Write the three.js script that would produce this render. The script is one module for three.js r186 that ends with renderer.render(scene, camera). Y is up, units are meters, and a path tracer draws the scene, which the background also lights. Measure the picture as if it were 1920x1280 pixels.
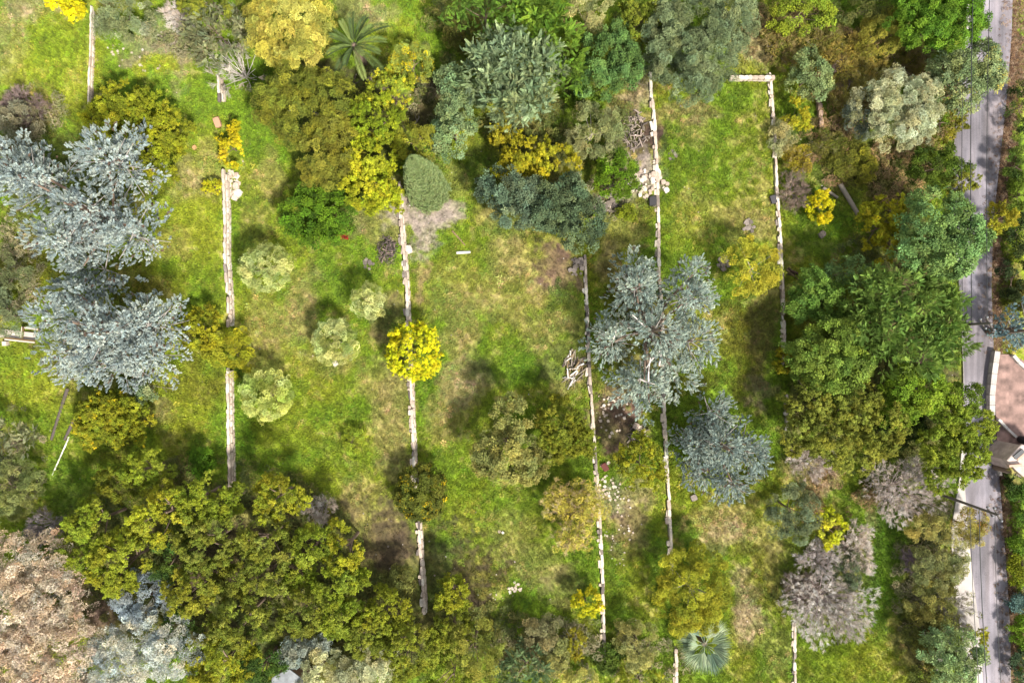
import * as THREE from 'three';
import { mergeGeometries } from 'three/addons/utils/BufferGeometryUtils.js';

// ------------------------------------------------------------------ camera, sky, sun, exposure
const H = 53.33, F = 1280;                       // drone height (m) and focal length in photo pixels
const scene = new THREE.Scene();
const camera = new THREE.PerspectiveCamera(2 * Math.atan(640 / F) * 180 / Math.PI, 1024 / 682, 0.5, 1500);
camera.position.set(0, H, 0); camera.up.set(0, 0, -1); camera.lookAt(0, 0, 0);
const renderer = new THREE.WebGLRenderer({ antialias: true });
renderer.toneMapping = THREE.LinearToneMapping;
renderer.toneMappingExposure = 2.15;
renderer.shadowMap.enabled = true;

const SUN = new THREE.Vector3(0.52, 0.88, 0.62).normalize();   // low right of the picture
{ // hazy bright sky: air only
  const w = 256, h = 128, d = new Float32Array(w * h * 4);
  for (let j = 0; j < h; j++) for (let i = 0; i < w; i++) {
    const el = ((j + 0.5) / h - 0.5) * Math.PI, az = ((i + 0.5) / w) * 2 * Math.PI;
    const dir = new THREE.Vector3(-Math.cos(el) * Math.cos(az), Math.sin(el), Math.cos(el) * Math.sin(az) * 1);
    const t = Math.pow(Math.max(0, Math.sin(el)), 0.55), c = Math.max(0, dir.dot(SUN));
    const g = 0.35 * Math.pow(c, 6) + 0.5 * Math.pow(c, 40);
    const k = (j * w + i) * 4;
    d[k] = 0.82 * (1 - t) + 0.47 * t + g * 1.05; d[k + 1] = 0.82 * (1 - t) + 0.53 * t + g; d[k + 2] = 0.80 * (1 - t) + 0.60 * t + g * 0.9; d[k + 3] = 1;
  }
  const sky = new THREE.DataTexture(d, w, h, THREE.RGBAFormat, THREE.FloatType);
  sky.mapping = THREE.EquirectangularReflectionMapping; sky.magFilter = THREE.LinearFilter; sky.minFilter = THREE.LinearFilter; sky.needsUpdate = true;
  scene.background = sky; scene.environment = sky; scene.backgroundIntensity = 0.74; scene.environmentIntensity = 0.74;
}
const sun = new THREE.DirectionalLight(new THREE.Color(1.0, 0.955, 0.85), 4.5);
sun.position.copy(SUN).multiplyScalar(120); sun.castShadow = true; sun.shadow.radius = 11;
sun.shadow.mapSize.set(4096, 4096);
Object.assign(sun.shadow.camera, { left: -60, right: 60, top: 60, bottom: -60, near: 1, far: 300 });
scene.add(sun, sun.target);

// ------------------------------------------------------------------ helpers
function rng(seed) { let a = (seed * 2654435761) >>> 0; return () => { a = (a + 0x6D2B79F5) | 0; let t = Math.imul(a ^ (a >>> 15), 1 | a); t = (t + Math.imul(t ^ (t >>> 7), 61 | t)) ^ t; return ((t ^ (t >>> 14)) >>> 0) / 4294967296; }; }
function hash2(x, y) { let h = Math.imul(x | 0, 374761393) + Math.imul(y | 0, 668265263); h = Math.imul(h ^ (h >>> 13), 1274126177); return ((h ^ (h >>> 16)) >>> 0) / 4294967296; }
function vn(x, y) { const xi = Math.floor(x), yi = Math.floor(y), fx = x - xi, fy = y - yi, u = fx * fx * (3 - 2 * fx), v = fy * fy * (3 - 2 * fy);
  const a = hash2(xi, yi), b = hash2(xi + 1, yi), c = hash2(xi, yi + 1), d = hash2(xi + 1, yi + 1); return a + (b - a) * u + (c - a) * v + (a - b - c + d) * u * v; }
function fbm(x, y, o) { let s = 0, a = 0.5, n = 0; for (let i = 0; i < o; i++) { s += a * vn(x, y); n += a; a *= 0.5; x = x * 2.03 + 17.3; y = y * 2.03 + 9.1; } return s / n; }
const clamp = (x, a, b) => Math.min(b, Math.max(a, x)), mix = (a, b, t) => a + (b - a) * t;
const sstep = (a, b, x) => { const t = clamp((x - a) / (b - a), 0, 1); return t * t * (3 - 2 * t); };
const V = (x, y, z) => new THREE.Vector3(x, y, z), UP = V(0, 1, 0);
const ALB = 0.62;                                               // seen colour to base colour
// leaves pass light on several times, which deepens a colour: leaf base colours are a little paler than the crown looks
const leafCol = hex => { const c = new THREE.Color(hex), f = v => 0.72 * Math.pow(v, 1.0); let { r, g, b } = c; if (r < g) r = mix(r, g, 0.26); else if (b < r * 0.3 && g > r * 0.45) g = mix(g, r, 0.45); if (b < 0.5 * g && g < 0.5 && r > g * 0.85 && r < g * 1.3) r *= 0.94; return [f(r), f(g), f(b)]; };
const col = (hex, k = ALB) => { const c = new THREE.Color(hex); return [c.r * k, c.g * k, c.b * k]; };
function interp(pts, y) { if (y <= pts[0][1]) return pts[0][0]; for (let i = 1; i < pts.length; i++) if (y <= pts[i][1]) { const [x0, y0] = pts[i - 1], [x1, y1] = pts[i]; return mix(x0, x1, (y - y0) / (y1 - y0)); } return pts[pts.length - 1][0]; }
const used = {};
function numbered(n) { const k = used[n] = (used[n] ?? -1) + 1; return k ? n + '_' + String(k).padStart(3, '0') : n; }
function thing(name, label, category, group) { const o = new THREE.Group(); o.name = numbered(name); o.userData = { label, category }; if (group) o.userData.group = group; scene.add(o); return o; }
function part(name, geo, mat, parent) { const m = new THREE.Mesh(geo, mat); m.name = name; m.castShadow = m.receiveShadow = true; parent.add(m); return m; }
function struct(name, geo, mat, label) { const m = new THREE.Mesh(geo, mat); m.name = numbered(name); m.castShadow = m.receiveShadow = true; m.userData = { kind: 'structure', label }; scene.add(m); return m; }
const std = (c, r = 0.9, extra = {}) => new THREE.MeshStandardMaterial({ color: new THREE.Color(c[0], c[1], c[2]), roughness: r, ...extra });

// a mottled tint texture for a hard surface; values multiply the base colour
function grain(seed, lo, hi, scale, size = 512) {
  const d = new Uint8Array(size * size * 4);
  for (let j = 0; j < size; j++) for (let i = 0; i < size; i++) {
    const a = fbm(i / scale + seed * 31, j / scale, 5), b = hash2(i + seed * 977, j), v = clamp(mix(lo, hi, 0.7 * a + 0.3 * b + (a - 0.5) * 0.6), 0, 1) * 255, k = (j * size + i) * 4;
    d[k] = v; d[k + 1] = v * 0.985; d[k + 2] = v * 0.965; d[k + 3] = 255;
  }
  const t = new THREE.DataTexture(d, size, size); t.colorSpace = THREE.SRGBColorSpace; t.wrapS = t.wrapT = THREE.MirroredRepeatWrapping; t.magFilter = THREE.LinearFilter; t.needsUpdate = true; return t;
}

// ------------------------------------------------------------------ terraces
// front edge of each retaining wall in photo pixels, level of the ground behind (left of) it, and level in front
const WALLS = [
  { pts: [[173, -300], [173, 20], [172, 100], [168, 205], [160, 1600]], top: 2.8, bot: 2.45, built: [[12, 207]], w: 0.2 },
  { pts: [[412, -300], [413, 150], [420, 300], [424, 400], [425, 480], [430, 560], [429, 700], [431, 800], [434, 905], [440, 1600]], top: 2.45, bot: 1.65, built: [[143, 182], [318, 603], [690, 903]], w: 0.3 },
  { pts: [[745, -300], [751, 360], [760, 480], [766, 580], [771, 700], [779, 870], [787, 960], [793, 1060], [798, 1130], [805, 1600]], top: 1.65, bot: 0.9, built: [[340, 905], [975, 1140]], w: 0.34 },
  { pts: [[1090, -300], [1099, 480], [1102, 560], [1106, 660], [1113, 760], [1120, 860], [1126, 950], [1131, 1060], [1136, 1215], [1138, 1600]], top: 0.9, bot: 0.25, built: [[478, 1225]], w: 0.34 },
  { pts: [[1220, -300], [1221, 150], [1229, 230], [1235, 330], [1238, 480], [1246, 640], [1250, 800], [1254, 900], [1262, 1040], [1270, 1220], [1273, 1600]], top: 0.25, bot: -0.5, built: [[135, 1050], [1215, 1300]], w: 0.38 },
  { pts: [[1440, -300], [1447, 140], [1454, 240], [1459, 350], [1466, 450], [1471, 560], [1475, 680], [1482, 880], [1492, 1170], [1496, 1600]], top: -0.5, bot: -1.2, built: [[137, 650], [740, 782], [1165, 1300]], w: 0.34 },
];
const ROAD_Y = -1.6;
const toW = (px, py, y) => V((px - 960) * (H - y) / F, y, (py - 640) * (H - y) / F);
for (const w of WALLS) {
  w.wp = w.pts.map(([px, py]) => { const p = toW(px, py, w.top); return [p.x, p.z]; });
  w.x = z => interp(w.wp, z) + 0.07 * (fbm(z * 0.22 + w.top * 9, 3.3, 2) - 0.5) * 2;
  w.bz = w.built.map(([a, b]) => [(a - 640) * (H - w.top) / F, (b - 640) * (H - w.top) / F]);
  w.soft = z => { let s = 1; for (const [a, b] of w.bz) s = Math.min(s, sstep(0, 1.2, Math.max(a - z, z - b))); return s; };   // 0 where stones stand, 1 on grassy bank
}
const roadL = [[1822, -300], [1816, 60], [1798, 180], [1786, 300], [1788, 420], [1800, 560], [1806, 700], [1806, 800], [1798, 900], [1782, 1000], [1788, 1100], [1804, 1200], [1812, 1600]];
const roadR = [[1908, -300], [1898, 60], [1889, 180], [1876, 300], [1863, 420], [1860, 540], [1864, 640], [1862, 760], [1872, 860], [1880, 960], [1888, 1060], [1895, 1180], [1902, 1600]];
const seamL = [[1812, -300], [1812, 60], [1798, 180], [1786, 300], [1789, 420], [1800, 560], [1807, 700], [1808, 800], [1808, 900], [1815, 1000], [1826, 1100], [1840, 1200], [1852, 1600]];
const rw = (pts) => pts.map(([px, py]) => { const p = toW(px, py, ROAD_Y); return [p.x, p.z]; });
const RL = rw(roadL), RR = rw(roadR), RS = rw(seamL);
function relief(x, z) { const k = sstep(0.2, 2.2, interp(RL, z) - x) + sstep(0.3, 2.5, x - interp(RR, z)); return ((fbm(x * 0.35 + 40, z * 0.35 + 11, 3) - 0.5) * 0.34 + (fbm(x * 1.9, z * 1.9, 2) - 0.5) * 0.1) * clamp(k, 0, 1); }
function groundH(x, z) {
  let y = WALLS[0].top;
  for (const w of WALLS) { const s = w.soft(z), d = x - w.x(z), h = mix(0.06, 1.6, s); y -= (w.top - w.bot) * sstep(-0.22 - h, -0.22 + h * (s > 0 ? 1 : 0.5), d); }
  const l = interp(RL, z); y -= 0.46 * sstep(l - 1.7, l - 0.1, x);
  return y + relief(x, z);
}
// photo pixel -> point on the ground (optionally lifted)
function onGround(px, py) { let y = 0; for (let i = 0; i < 6; i++) { const p = toW(px, py, y); y = groundH(p.x, p.z); } return toW(px, py, y); }

// ------------------------------------------------------------------ ground cover: what grows or lies where, with some painted shade (photo pixels)
const T = { dry: col('#bea470', 0.5), pink: col('#cdaa92', 0.5), lush: col('#6a9a18', 0.5), yel: col('#b4ba28', 0.5), soil: col('#8a6a58', 0.45), grit: col('#b6a496', 0.52), moss: col('#8c8420', 0.45), litter: col('#5f4838', 0.4) };  // lush, soil and litter also colour some painted shade
const PATCH = [
  [60, 10, 60, 30, 'pink', .6], [20, 90, 35, 60, 'pink', .5], [55, 190, 60, 32, 'soil', .8], [75, 215, 40, 30, 'soil', .7], [295, 80, 70, 50, 'grit', .55], [270, 112, 60, 16, 'pink', .6], [335, 120, 22, 50, 'pink', .5], [300, 130, 40, 22, 'yel', .8], [100, 130, 90, 110, 'yel', .5], [120, 90, 60, 40, 'lush', .35],
  [390, 310, 30, 50, 'dry', .45], [345, 340, 34, 30, 'pink', .5], [350, 420, 60, 60, 'yel', .5], [320, 470, 40, 30, 'dry', .4], [440, 470, 16, 70, 'lush', .9], [448, 790, 26, 130, 'lush', .8], [520, 800, 70, 70, 'yel', .4], [360, 720, 60, 60, 'moss', .5], [300, 770, 26, 30, 'soil', .6], [350, 800, 50, 60, 'yel', .5], [60, 720, 60, 60, 'yel', .6],
  [560, 570, 40, 90, 'dry', .75], [505, 330, 28, 40, 'dry', .6], [540, 480, 40, 50, 'yel', .4], [495, 640, 40, 90, 'dry', .55], [600, 680, 50, 20, 'dry', .5], [560, 720, 60, 50, 'yel', .3], [480, 430, 30, 60, 'soil', .3], [610, 530, 40, 50, 'lush', .35],
  [730, 590, 34, 50, 'soil', .6], [710, 420, 50, 40, 'dry', .65], [700, 700, 50, 40, 'dry', .5], [740, 760, 36, 110, 'dry', .75], [725, 1010, 34, 80, 'soil', .6], [680, 940, 30, 60, 'dry', .5], [740, 880, 30, 30, 'soil', .5], [620, 880, 50, 60, 'lush', .5], [600, 910, 40, 60, 'yel', .4], [520, 870, 60, 30, 'lush', .5],  // soil by the yellow and dark round trees includes their painted cast shadows
  [800, 400, 66, 34, 'grit', 1], [790, 450, 32, 34, 'grit', .95], [852, 392, 24, 20, 'grit', .8], [787, 525, 14, 45, 'dry', .9], [770, 420, 14, 60, 'grit', .6],
  [900, 470, 80, 40, 'lush', .45], [960, 480, 50, 30, 'dry', .5], [930, 545, 130, 60, 'dry', .55], [870, 500, 50, 40, 'yel', .3], [870, 640, 40, 60, 'dry', .6], [880, 710, 60, 40, 'pink', .5], [840, 760, 40, 70, 'dry', .5], [1045, 505, 50, 46, 'soil', .85], [1070, 600, 30, 60, 'dry', .4], [1045, 555, 22, 36, 'lush', .8], [950, 680, 60, 60, 'lush', .5], [1020, 620, 60, 30, 'dry', .5], [990, 700, 60, 40, 'lush', .4], [1060, 690, 50, 40, 'soil', .4], [790, 720, 14, 60, 'lush', .7],  // the round lush patch above the olive-brown tree paints a cast shadow
  [845, 1060, 34, 80, 'lush', .7], [880, 960, 70, 70, 'yel', .35], [960, 1000, 50, 40, 'dry', .4], [900, 1090, 60, 50, 'moss', .6], [1000, 1060, 60, 40, 'dry', .4], [1060, 1090, 40, 40, 'soil', .45], [960, 930, 50, 40, 'lush', .4], [1010, 890, 40, 40, 'lush', .5],
  [1150, 790, 44, 60, 'soil', .95], [1150, 740, 40, 40, 'soil', .8], [1190, 820, 26, 30, 'litter', .7], [1150, 930, 26, 60, 'grit', .5], [1180, 1000, 44, 60, 'soil', .7], [1205, 930, 36, 26, 'pink', .6], [1160, 580, 40, 80, 'moss', .6], [1170, 430, 50, 40, 'dry', .6], [1150, 500, 30, 40, 'soil', .4], [1180, 1080, 30, 60, 'yel', .4], [1160, 1150, 20, 60, 'lush', .5], [1230, 1050, 20, 60, 'lush', .6],
  [1190, 170, 34, 50, 'grit', .75], [1180, 190, 40, 30, 'dry', .8], [1195, 250, 40, 60, 'litter', .8], [1200, 320, 40, 40, 'grit', .9], [1160, 375, 50, 32, 'grit', .7], [1130, 385, 36, 26, 'soil', .6], [1205, 390, 26, 40, 'moss', .5],
  [1275, 210, 60, 22, 'dry', .9], [1300, 250, 40, 40, 'dry', .4], [1245, 280, 18, 90, 'lush', .6], [1340, 300, 80, 100, 'lush', .35], [1310, 400, 50, 50, 'dry', .3], [1390, 420, 50, 30, 'dry', .6], [1290, 440, 40, 40, 'yel', .35], [1330, 560, 30, 30, 'lush', .5], [1400, 650, 50, 100, 'moss', .7], [1430, 610, 30, 90, 'soil', .35], [1420, 730, 36, 30, 'pink', .6], [1310, 710, 40, 40, 'moss', .6],
  [1290, 940, 40, 30, 'yel', .4], [1340, 960, 60, 26, 'dry', .7], [1345, 1010, 50, 30, 'pink', .55], [1285, 1010, 24, 34, 'lush', .95], [1395, 1110, 24, 40, 'pink', .7], [1410, 1170, 30, 50, 'pink', .7], [1400, 1000, 40, 40, 'dry', .5], [1380, 1230, 40, 40, 'yel', .4], [1440, 1080, 40, 50, 'moss', .5],
  [1540, 430, 60, 70, 'lush', .9], [1500, 600, 26, 60, 'moss', .6], [1490, 820, 26, 80, 'soil', .5], [1540, 890, 40, 40, 'pink', .8], [1580, 930, 30, 20, 'lush', .8], [1630, 960, 20, 30, 'pink', .6], [1590, 965, 26, 30, 'lush', .7], [1660, 1090, 34, 140, 'lush', 1], [1600, 1230, 90, 60, 'yel', .6], [1560, 1220, 40, 40, 'lush', .5], [1470, 1070, 30, 50, 'litter', .4], [1460, 1220, 30, 60, 'dry', .4],
  [1410, 90, 46, 44, 'pink', .8], [1450, 60, 40, 50, 'litter', .6], [1400, 130, 30, 24, 'yel', .6], [1600, 300, 110, 70, 'litter', .5], [1690, 340, 60, 60, 'litter', .5], [1560, 230, 24, 60, 'lush', .6], [1690, 300, 30, 30, 'lush', .5], [1620, 370, 60, 40, 'moss', .5], [1730, 120, 50, 40, 'litter', .8], [1600, 110, 80, 60, 'litter', .5],
  [1885, 1100, 12, 200, 'litter', 1], [1896, 120, 14, 200, 'litter', 1], [1875, 380, 14, 140, 'litter', 1], [1890, 960, 10, 120, 'litter', 1], [1868, 580, 12, 60, 'litter', 1], [1915, 100, 20, 60, 'soil', .8],
  [700, 20, 60, 30, 'pink', .5], [740, 70, 40, 40, 'yel', .4], [830, 110, 30, 50, 'lush', .6], [800, 200, 60, 40, 'litter', .7], [590, 125, 70, 24, 'litter', .6], [450, 120, 60, 40, 'lush', .5], [480, 230, 50, 60, 'lush', .3], [900, 320, 40, 50, 'lush', .6], [960, 430, 60, 30, 'lush', .6], [850, 340, 30, 30, 'dry', .4], [650, 420, 40, 20, 'pink', .4],
  [130, 900, 60, 60, 'lush', .9], [60, 500, 50, 60, 'moss', .8], [250, 540, 50, 30, 'moss', .6], [185, 1150, 46, 50, 'pink', .9], [230, 850, 60, 30, 'moss', .5], [375, 860, 30, 30, 'lush', .8], [60, 800, 50, 50, 'lush', .4], [640, 1100, 300, 160, 'litter', .7], [330, 1060, 260, 150, 'litter', .7], [1700, 640, 110, 260, 'litter', .8], [1740, 1120, 50, 150, 'litter', .7], [1560, 1090, 80, 100, 'litter', .5], [1050, 1220, 120, 40, 'moss', .5], [100, 340, 110, 110, 'litter', .5], [180, 640, 110, 90, 'litter', .5], [670, 240, 120, 120, 'litter', .6], [1000, 330, 120, 120, 'litter', .5], [1230, 640, 70, 110, 'litter', .5],  // leaf litter under the groves, darkened as shade between the crowns
];
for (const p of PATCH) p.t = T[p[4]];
function cover(x, z, h, out) {                                   // out: r,g,b, grass amount
  const s = F / (H - h), px = 960 + x * s, py = 640 + z * s;
  const n1 = fbm(x * 0.16 + 5, z * 0.16 + 8, 4), n2 = fbm(x * 0.55 + 71, z * 0.55 + 13, 4), n3 = fbm(x * 2.3 + 3, z * 2.3 + 9, 3);
  const g = sstep(0.36, 0.66, 0.55 * n1 + 0.45 * n2), dry = sstep(0.52, 0.66, 0.22 * n1 + 0.36 * n2 + 0.42 * n3);
  let r = mix(T.lush[0], T.yel[0], 0.3 + 0.5 * g), gg = mix(T.lush[1], T.yel[1], 0.3 + 0.5 * g), b = mix(T.lush[2], T.yel[2], 0.3 + 0.5 * g), grass = 1;
  r = mix(r, T.dry[0], dry * 0.5); gg = mix(gg, T.dry[1], dry * 0.5); b = mix(b, T.dry[2], dry * 0.5); grass -= 0.4 * dry;
  const wx = (fbm(x * 0.5 + 31, z * 0.5, 3) - 0.5) * 60 + (fbm(x * 1.9 + 7, z * 1.9, 2) - 0.5) * 26, wy = (fbm(x * 0.5, z * 0.5 + 57, 3) - 0.5) * 60 + (fbm(x * 1.9, z * 1.9 + 19, 2) - 0.5) * 26;
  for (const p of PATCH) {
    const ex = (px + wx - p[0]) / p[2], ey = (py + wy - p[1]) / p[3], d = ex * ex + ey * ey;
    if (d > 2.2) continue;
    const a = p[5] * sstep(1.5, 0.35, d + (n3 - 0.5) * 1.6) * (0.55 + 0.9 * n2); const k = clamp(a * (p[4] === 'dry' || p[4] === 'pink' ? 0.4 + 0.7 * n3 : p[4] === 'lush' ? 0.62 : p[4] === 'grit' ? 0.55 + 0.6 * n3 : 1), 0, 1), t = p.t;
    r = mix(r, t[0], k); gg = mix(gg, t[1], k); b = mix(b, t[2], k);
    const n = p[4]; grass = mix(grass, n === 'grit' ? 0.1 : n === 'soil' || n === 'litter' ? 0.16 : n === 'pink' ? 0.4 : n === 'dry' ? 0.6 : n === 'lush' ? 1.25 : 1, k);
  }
  const n4 = fbm(x * 5.2 + 60, z * 5.2 + 22, 2), m = (0.6 + 0.8 * n3) * (0.78 + 0.44 * n4); out[0] = r * m; out[1] = gg * m; out[2] = b * m * (0.9 + 0.2 * n2); out[3] = grass;
}
const GX = 44, GZ = 30;
{
  const w = 2048, h = 1400, d = new Uint8Array(w * h * 4), o = [0, 0, 0, 0], enc = v => 255 * (v <= 0.0031308 ? 12.92 * v : 1.055 * Math.pow(v, 1 / 2.4) - 0.055);
  const bp = new Uint8Array(w * h * 4);
  // cover is evaluated on a half grid, fine grain added per pixel
  const hw = w / 2, hh = h / 2, buf = new Float32Array(hw * hh * 3);
  for (let j = 0; j < hh; j++) for (let i = 0; i < hw; i++) {
    const x = ((i + 0.5) / hw - 0.5) * 2 * GX, z = ((j + 0.5) / hh - 0.5) * 2 * GZ;
    let y = 2.8; for (const q of WALLS) if (x > q.x(z)) y = q.bot;
    cover(x, z, y, o); buf.set([o[0], o[1], o[2]], (j * hw + i) * 3);
  }
  for (let j = 0; j < h; j++) for (let i = 0; i < w; i++) {
    const k = (j * w + i) * 4, q = (Math.min(hh - 1, j >> 1) * hw + (i >> 1)) * 3;
    const f = 0.55 + 0.55 * vn(i * 0.45, j * 0.45) + 0.35 * vn(i * 0.13 + 9, j * 0.16), e = hash2(i, j) * 0.24 - 0.12, st = hash2(i * 3 + 1, j * 7 + 5) > 0.9985 ? 1.8 : 1;
    d[k] = clamp(enc(buf[q] * (f + e) * st), 0, 255); d[k + 1] = clamp(enc(buf[q + 1] * (f + e * 0.7) * st), 0, 255); d[k + 2] = clamp(enc(buf[q + 2] * (f + e) * st * st), 0, 255); d[k + 3] = 255;
    bp[k] = bp[k + 1] = bp[k + 2] = clamp(255 * (0.6 * vn(i * 0.3, j * 0.3) + 0.4 * hash2(i, j)), 0, 255); bp[k + 3] = 255;
  }
  const mk = (a, srgb) => { const t = new THREE.DataTexture(a, w, h); if (srgb) t.colorSpace = THREE.SRGBColorSpace; t.wrapS = t.wrapT = THREE.MirroredRepeatWrapping; t.magFilter = THREE.LinearFilter; t.needsUpdate = true; return t; };
  // one sheet: columns follow the wall lines so that each step is sharp behind its stones
  const zs = []; for (let z = -400; z < -GZ; z += Math.max(2, (-GZ - z) * 0.25)) zs.push(z); for (let z = -GZ; z <= GZ + 0.01; z += 0.4) zs.push(z); for (let z = GZ + 2; z < 420; z += Math.max(2, (z - GZ) * 0.35)) zs.push(z);
  const fr = [-0.5, -0.33, -0.25, -0.2, -0.1, 0.35], pos = [], uv = [], idx = []; let nc = 0;
  zs.forEach((z, j) => {
    const xs = []; let prev = -GX;
    for (const x of [-400, -250, -150, -100, -70, -55]) xs.push(x);
    WALLS.forEach((q) => { const a = q.x(z), n = q === WALLS[0] ? 30 : q === WALLS[4] ? 14 : q === WALLS[5] ? 24 : 36; for (let i = 0; i < n; i++) xs.push(mix(prev, a - 0.9, i / n)); for (const f of fr) xs.push(a + f); prev = a + 0.9; });
    for (let i = 0; i <= 56; i++) xs.push(mix(prev, GX + 2, i / 56));
    for (const x of [52, 60, 75, 100, 150, 250, 400]) xs.push(x);
    nc = xs.length;
    for (const x of xs) { pos.push(x, groundH(x, z), z); uv.push(x / (2 * GX) + 0.5, z / (2 * GZ) + 0.5); }
    if (j) for (let i = 0; i < nc - 1; i++) { const a = (j - 1) * nc + i, b = a + nc; idx.push(a, b, a + 1, a + 1, b, b + 1); }
  });
  const g = new THREE.BufferGeometry(); g.setAttribute('position', new THREE.Float32BufferAttribute(pos, 3)); g.setAttribute('uv', new THREE.Float32BufferAttribute(uv, 2)); g.setIndex(idx); g.computeVertexNormals();
  const m = new THREE.MeshStandardMaterial({ map: mk(d, true), bumpMap: mk(bp), bumpScale: 0.05, roughness: 0.95 });
  struct('ground', g, m, 'terraced hillside of rough grass, dry patches and bare soil');
}
// ------------------------------------------------------------------ foliage pieces: small sprays of real leaves, placed by the thousand
const leafMat = new THREE.MeshPhysicalMaterial({ color: 0xffffff, vertexColors: true, roughness: 0.95, transmission: 0.18, thickness: 0, side: THREE.DoubleSide, specularIntensity: 0.35 });
const dryMat = new THREE.MeshStandardMaterial({ color: 0xffffff, vertexColors: true, roughness: 0.9, side: THREE.DoubleSide });
function sprayGeo(seed, fn) {
  const R = rng(seed), P = [], C = [];
  const leaf = (p, dir, nrm, l, w, tone = 0.8 + 0.4 * R(), fold = 0.12) => {
    dir = dir.clone().normalize(); const s = V().crossVectors(dir, nrm).normalize(), n = V().crossVectors(s, dir).normalize();
    const a = p, m = p.clone().addScaledVector(dir, l * 0.5), b = m.clone().addScaledVector(s, w / 2).addScaledVector(n, -fold * w), c = p.clone().addScaledVector(dir, l), d = m.clone().addScaledVector(s, -w / 2).addScaledVector(n, -fold * w);
    for (const q of [a, b, c, a, c, d]) P.push(q.x, q.y, q.z);
    const wr = 0.94 + 0.12 * R(), wb = 0.9 + 0.2 * R(); for (let i = 0; i < 6; i++) C.push(tone * wr, tone, tone * wb);
  };
  fn(leaf, R);
  const g = new THREE.BufferGeometry(); g.setAttribute('position', new THREE.Float32BufferAttribute(P, 3)); g.setAttribute('color', new THREE.Float32BufferAttribute(C, 3)); g.computeVertexNormals(); return g;
}
const rv = R => { let v; do v = V(R() * 2 - 1, R() * 2 - 1, R() * 2 - 1); while (v.lengthSq() > 1 || v.lengthSq() < 0.01); return v; };
const G = {
  spray: sprayGeo(11, (leaf, R) => { for (let i = 0; i < 22; i++) { const p = rv(R).multiplyScalar(0.5); p.y = Math.abs(p.y) * 0.8; const d = V(p.x, p.y * 0.4, p.z).normalize().add(rv(R).multiplyScalar(0.7)); leaf(p, d, V(0, 1, 0).add(rv(R).multiplyScalar(0.7)), 0.3 + 0.16 * R(), 0.17 + 0.09 * R()); } }),
  fine: sprayGeo(12, (leaf, R) => { for (let i = 0; i < 40; i++) { const p = rv(R).multiplyScalar(0.55); p.y = Math.abs(p.y) * 0.9; const d = p.clone().normalize().add(rv(R).multiplyScalar(0.6)); leaf(p, d, V(0, 1, 0).add(rv(R).multiplyScalar(0.8)), 0.2 + 0.14 * R(), 0.08 + 0.05 * R()); } }),
  puff: sprayGeo(13, (leaf, R) => { for (let i = 0; i < 34; i++) { const n = rv(R).normalize(); n.y = Math.abs(n.y) * 1.1; n.normalize(); const p = n.clone().multiplyScalar(0.42 * (0.7 + 0.3 * R())); leaf(p, rv(R), n.clone().add(rv(R).multiplyScalar(0.5)), 0.24 + 0.12 * R(), 0.17 + 0.07 * R()); } }),
  needle: sprayGeo(14, (leaf, R) => { for (let i = 0; i < 64; i++) { const t = i / 64, a = R() * 6.283, r = V(Math.cos(a), 0, Math.sin(a)); leaf(V(0, t * 0.85, 0).addScaledVector(r, 0.02), r.clone().multiplyScalar(0.85).add(V(0, 0.75, 0)), V(0, 1, 0).addScaledVector(r, -0.6).add(rv(R).multiplyScalar(0.3)), (0.2 + 0.1 * R()) * (1.15 - 0.5 * t), 0.075 + 0.03 * R()); } }),
  feather: sprayGeo(15, (leaf, R) => { for (let i = 0; i < 46; i++) { const t = i / 46, s = i % 2 ? 1 : -1, a = R() * 0.9 - 0.45; const side = V(s * Math.cos(a), 0, Math.sin(a)); leaf(V(0, t, 0.12 * t * t), side.multiplyScalar(0.8).add(V(0, 0.8, 0)), V(0, 0, 1).add(rv(R).multiplyScalar(0.5)), 0.3 * (1.15 - 0.75 * t), 0.05 + 0.02 * R()); } }),
  twig: sprayGeo(16, (leaf, R) => { for (let i = 0; i < 12; i++) { const d = V((R() - .5) * 1.1, 1, (R() - .5) * 1.1).normalize(), l = 0.55 + 0.5 * R(); leaf(V(0, 0, 0), d, rv(R), l, 0.035, 0.8 + 0.4 * R(), 0); for (let k = 0; k < 3; k++) { const p = d.clone().multiplyScalar(l * (0.3 + 0.5 * R())); leaf(p, d.clone().add(rv(R).multiplyScalar(0.8)), rv(R), l * 0.45, 0.025, 0.8 + 0.45 * R(), 0); } } }),
  scale: sprayGeo(17, (leaf, R) => { for (let i = 0; i < 40; i++) { const p = rv(R).multiplyScalar(0.45); p.y = Math.abs(p.y); leaf(p, p.clone().normalize().add(rv(R).multiplyScalar(0.4)).add(V(0, .4, 0)), rv(R), 0.22 + 0.12 * R(), 0.12 + 0.05 * R()); } }),
  tuft: sprayGeo(18, (leaf, R) => { for (let i = 0; i < 11; i++) { const a = R() * 6.283, k = 0.35 + 0.9 * R(); leaf(V((R() - .5) * 0.5, -0.05, (R() - .5) * 0.5), V(Math.cos(a) * k, 1, Math.sin(a) * k), V(-Math.cos(a), 0.6, -Math.sin(a)), 0.6 + 0.5 * R(), 0.09 + 0.05 * R(), 0.75 + 0.5 * R(), 0.1); } }),
};
let nInst = 0;
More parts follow.
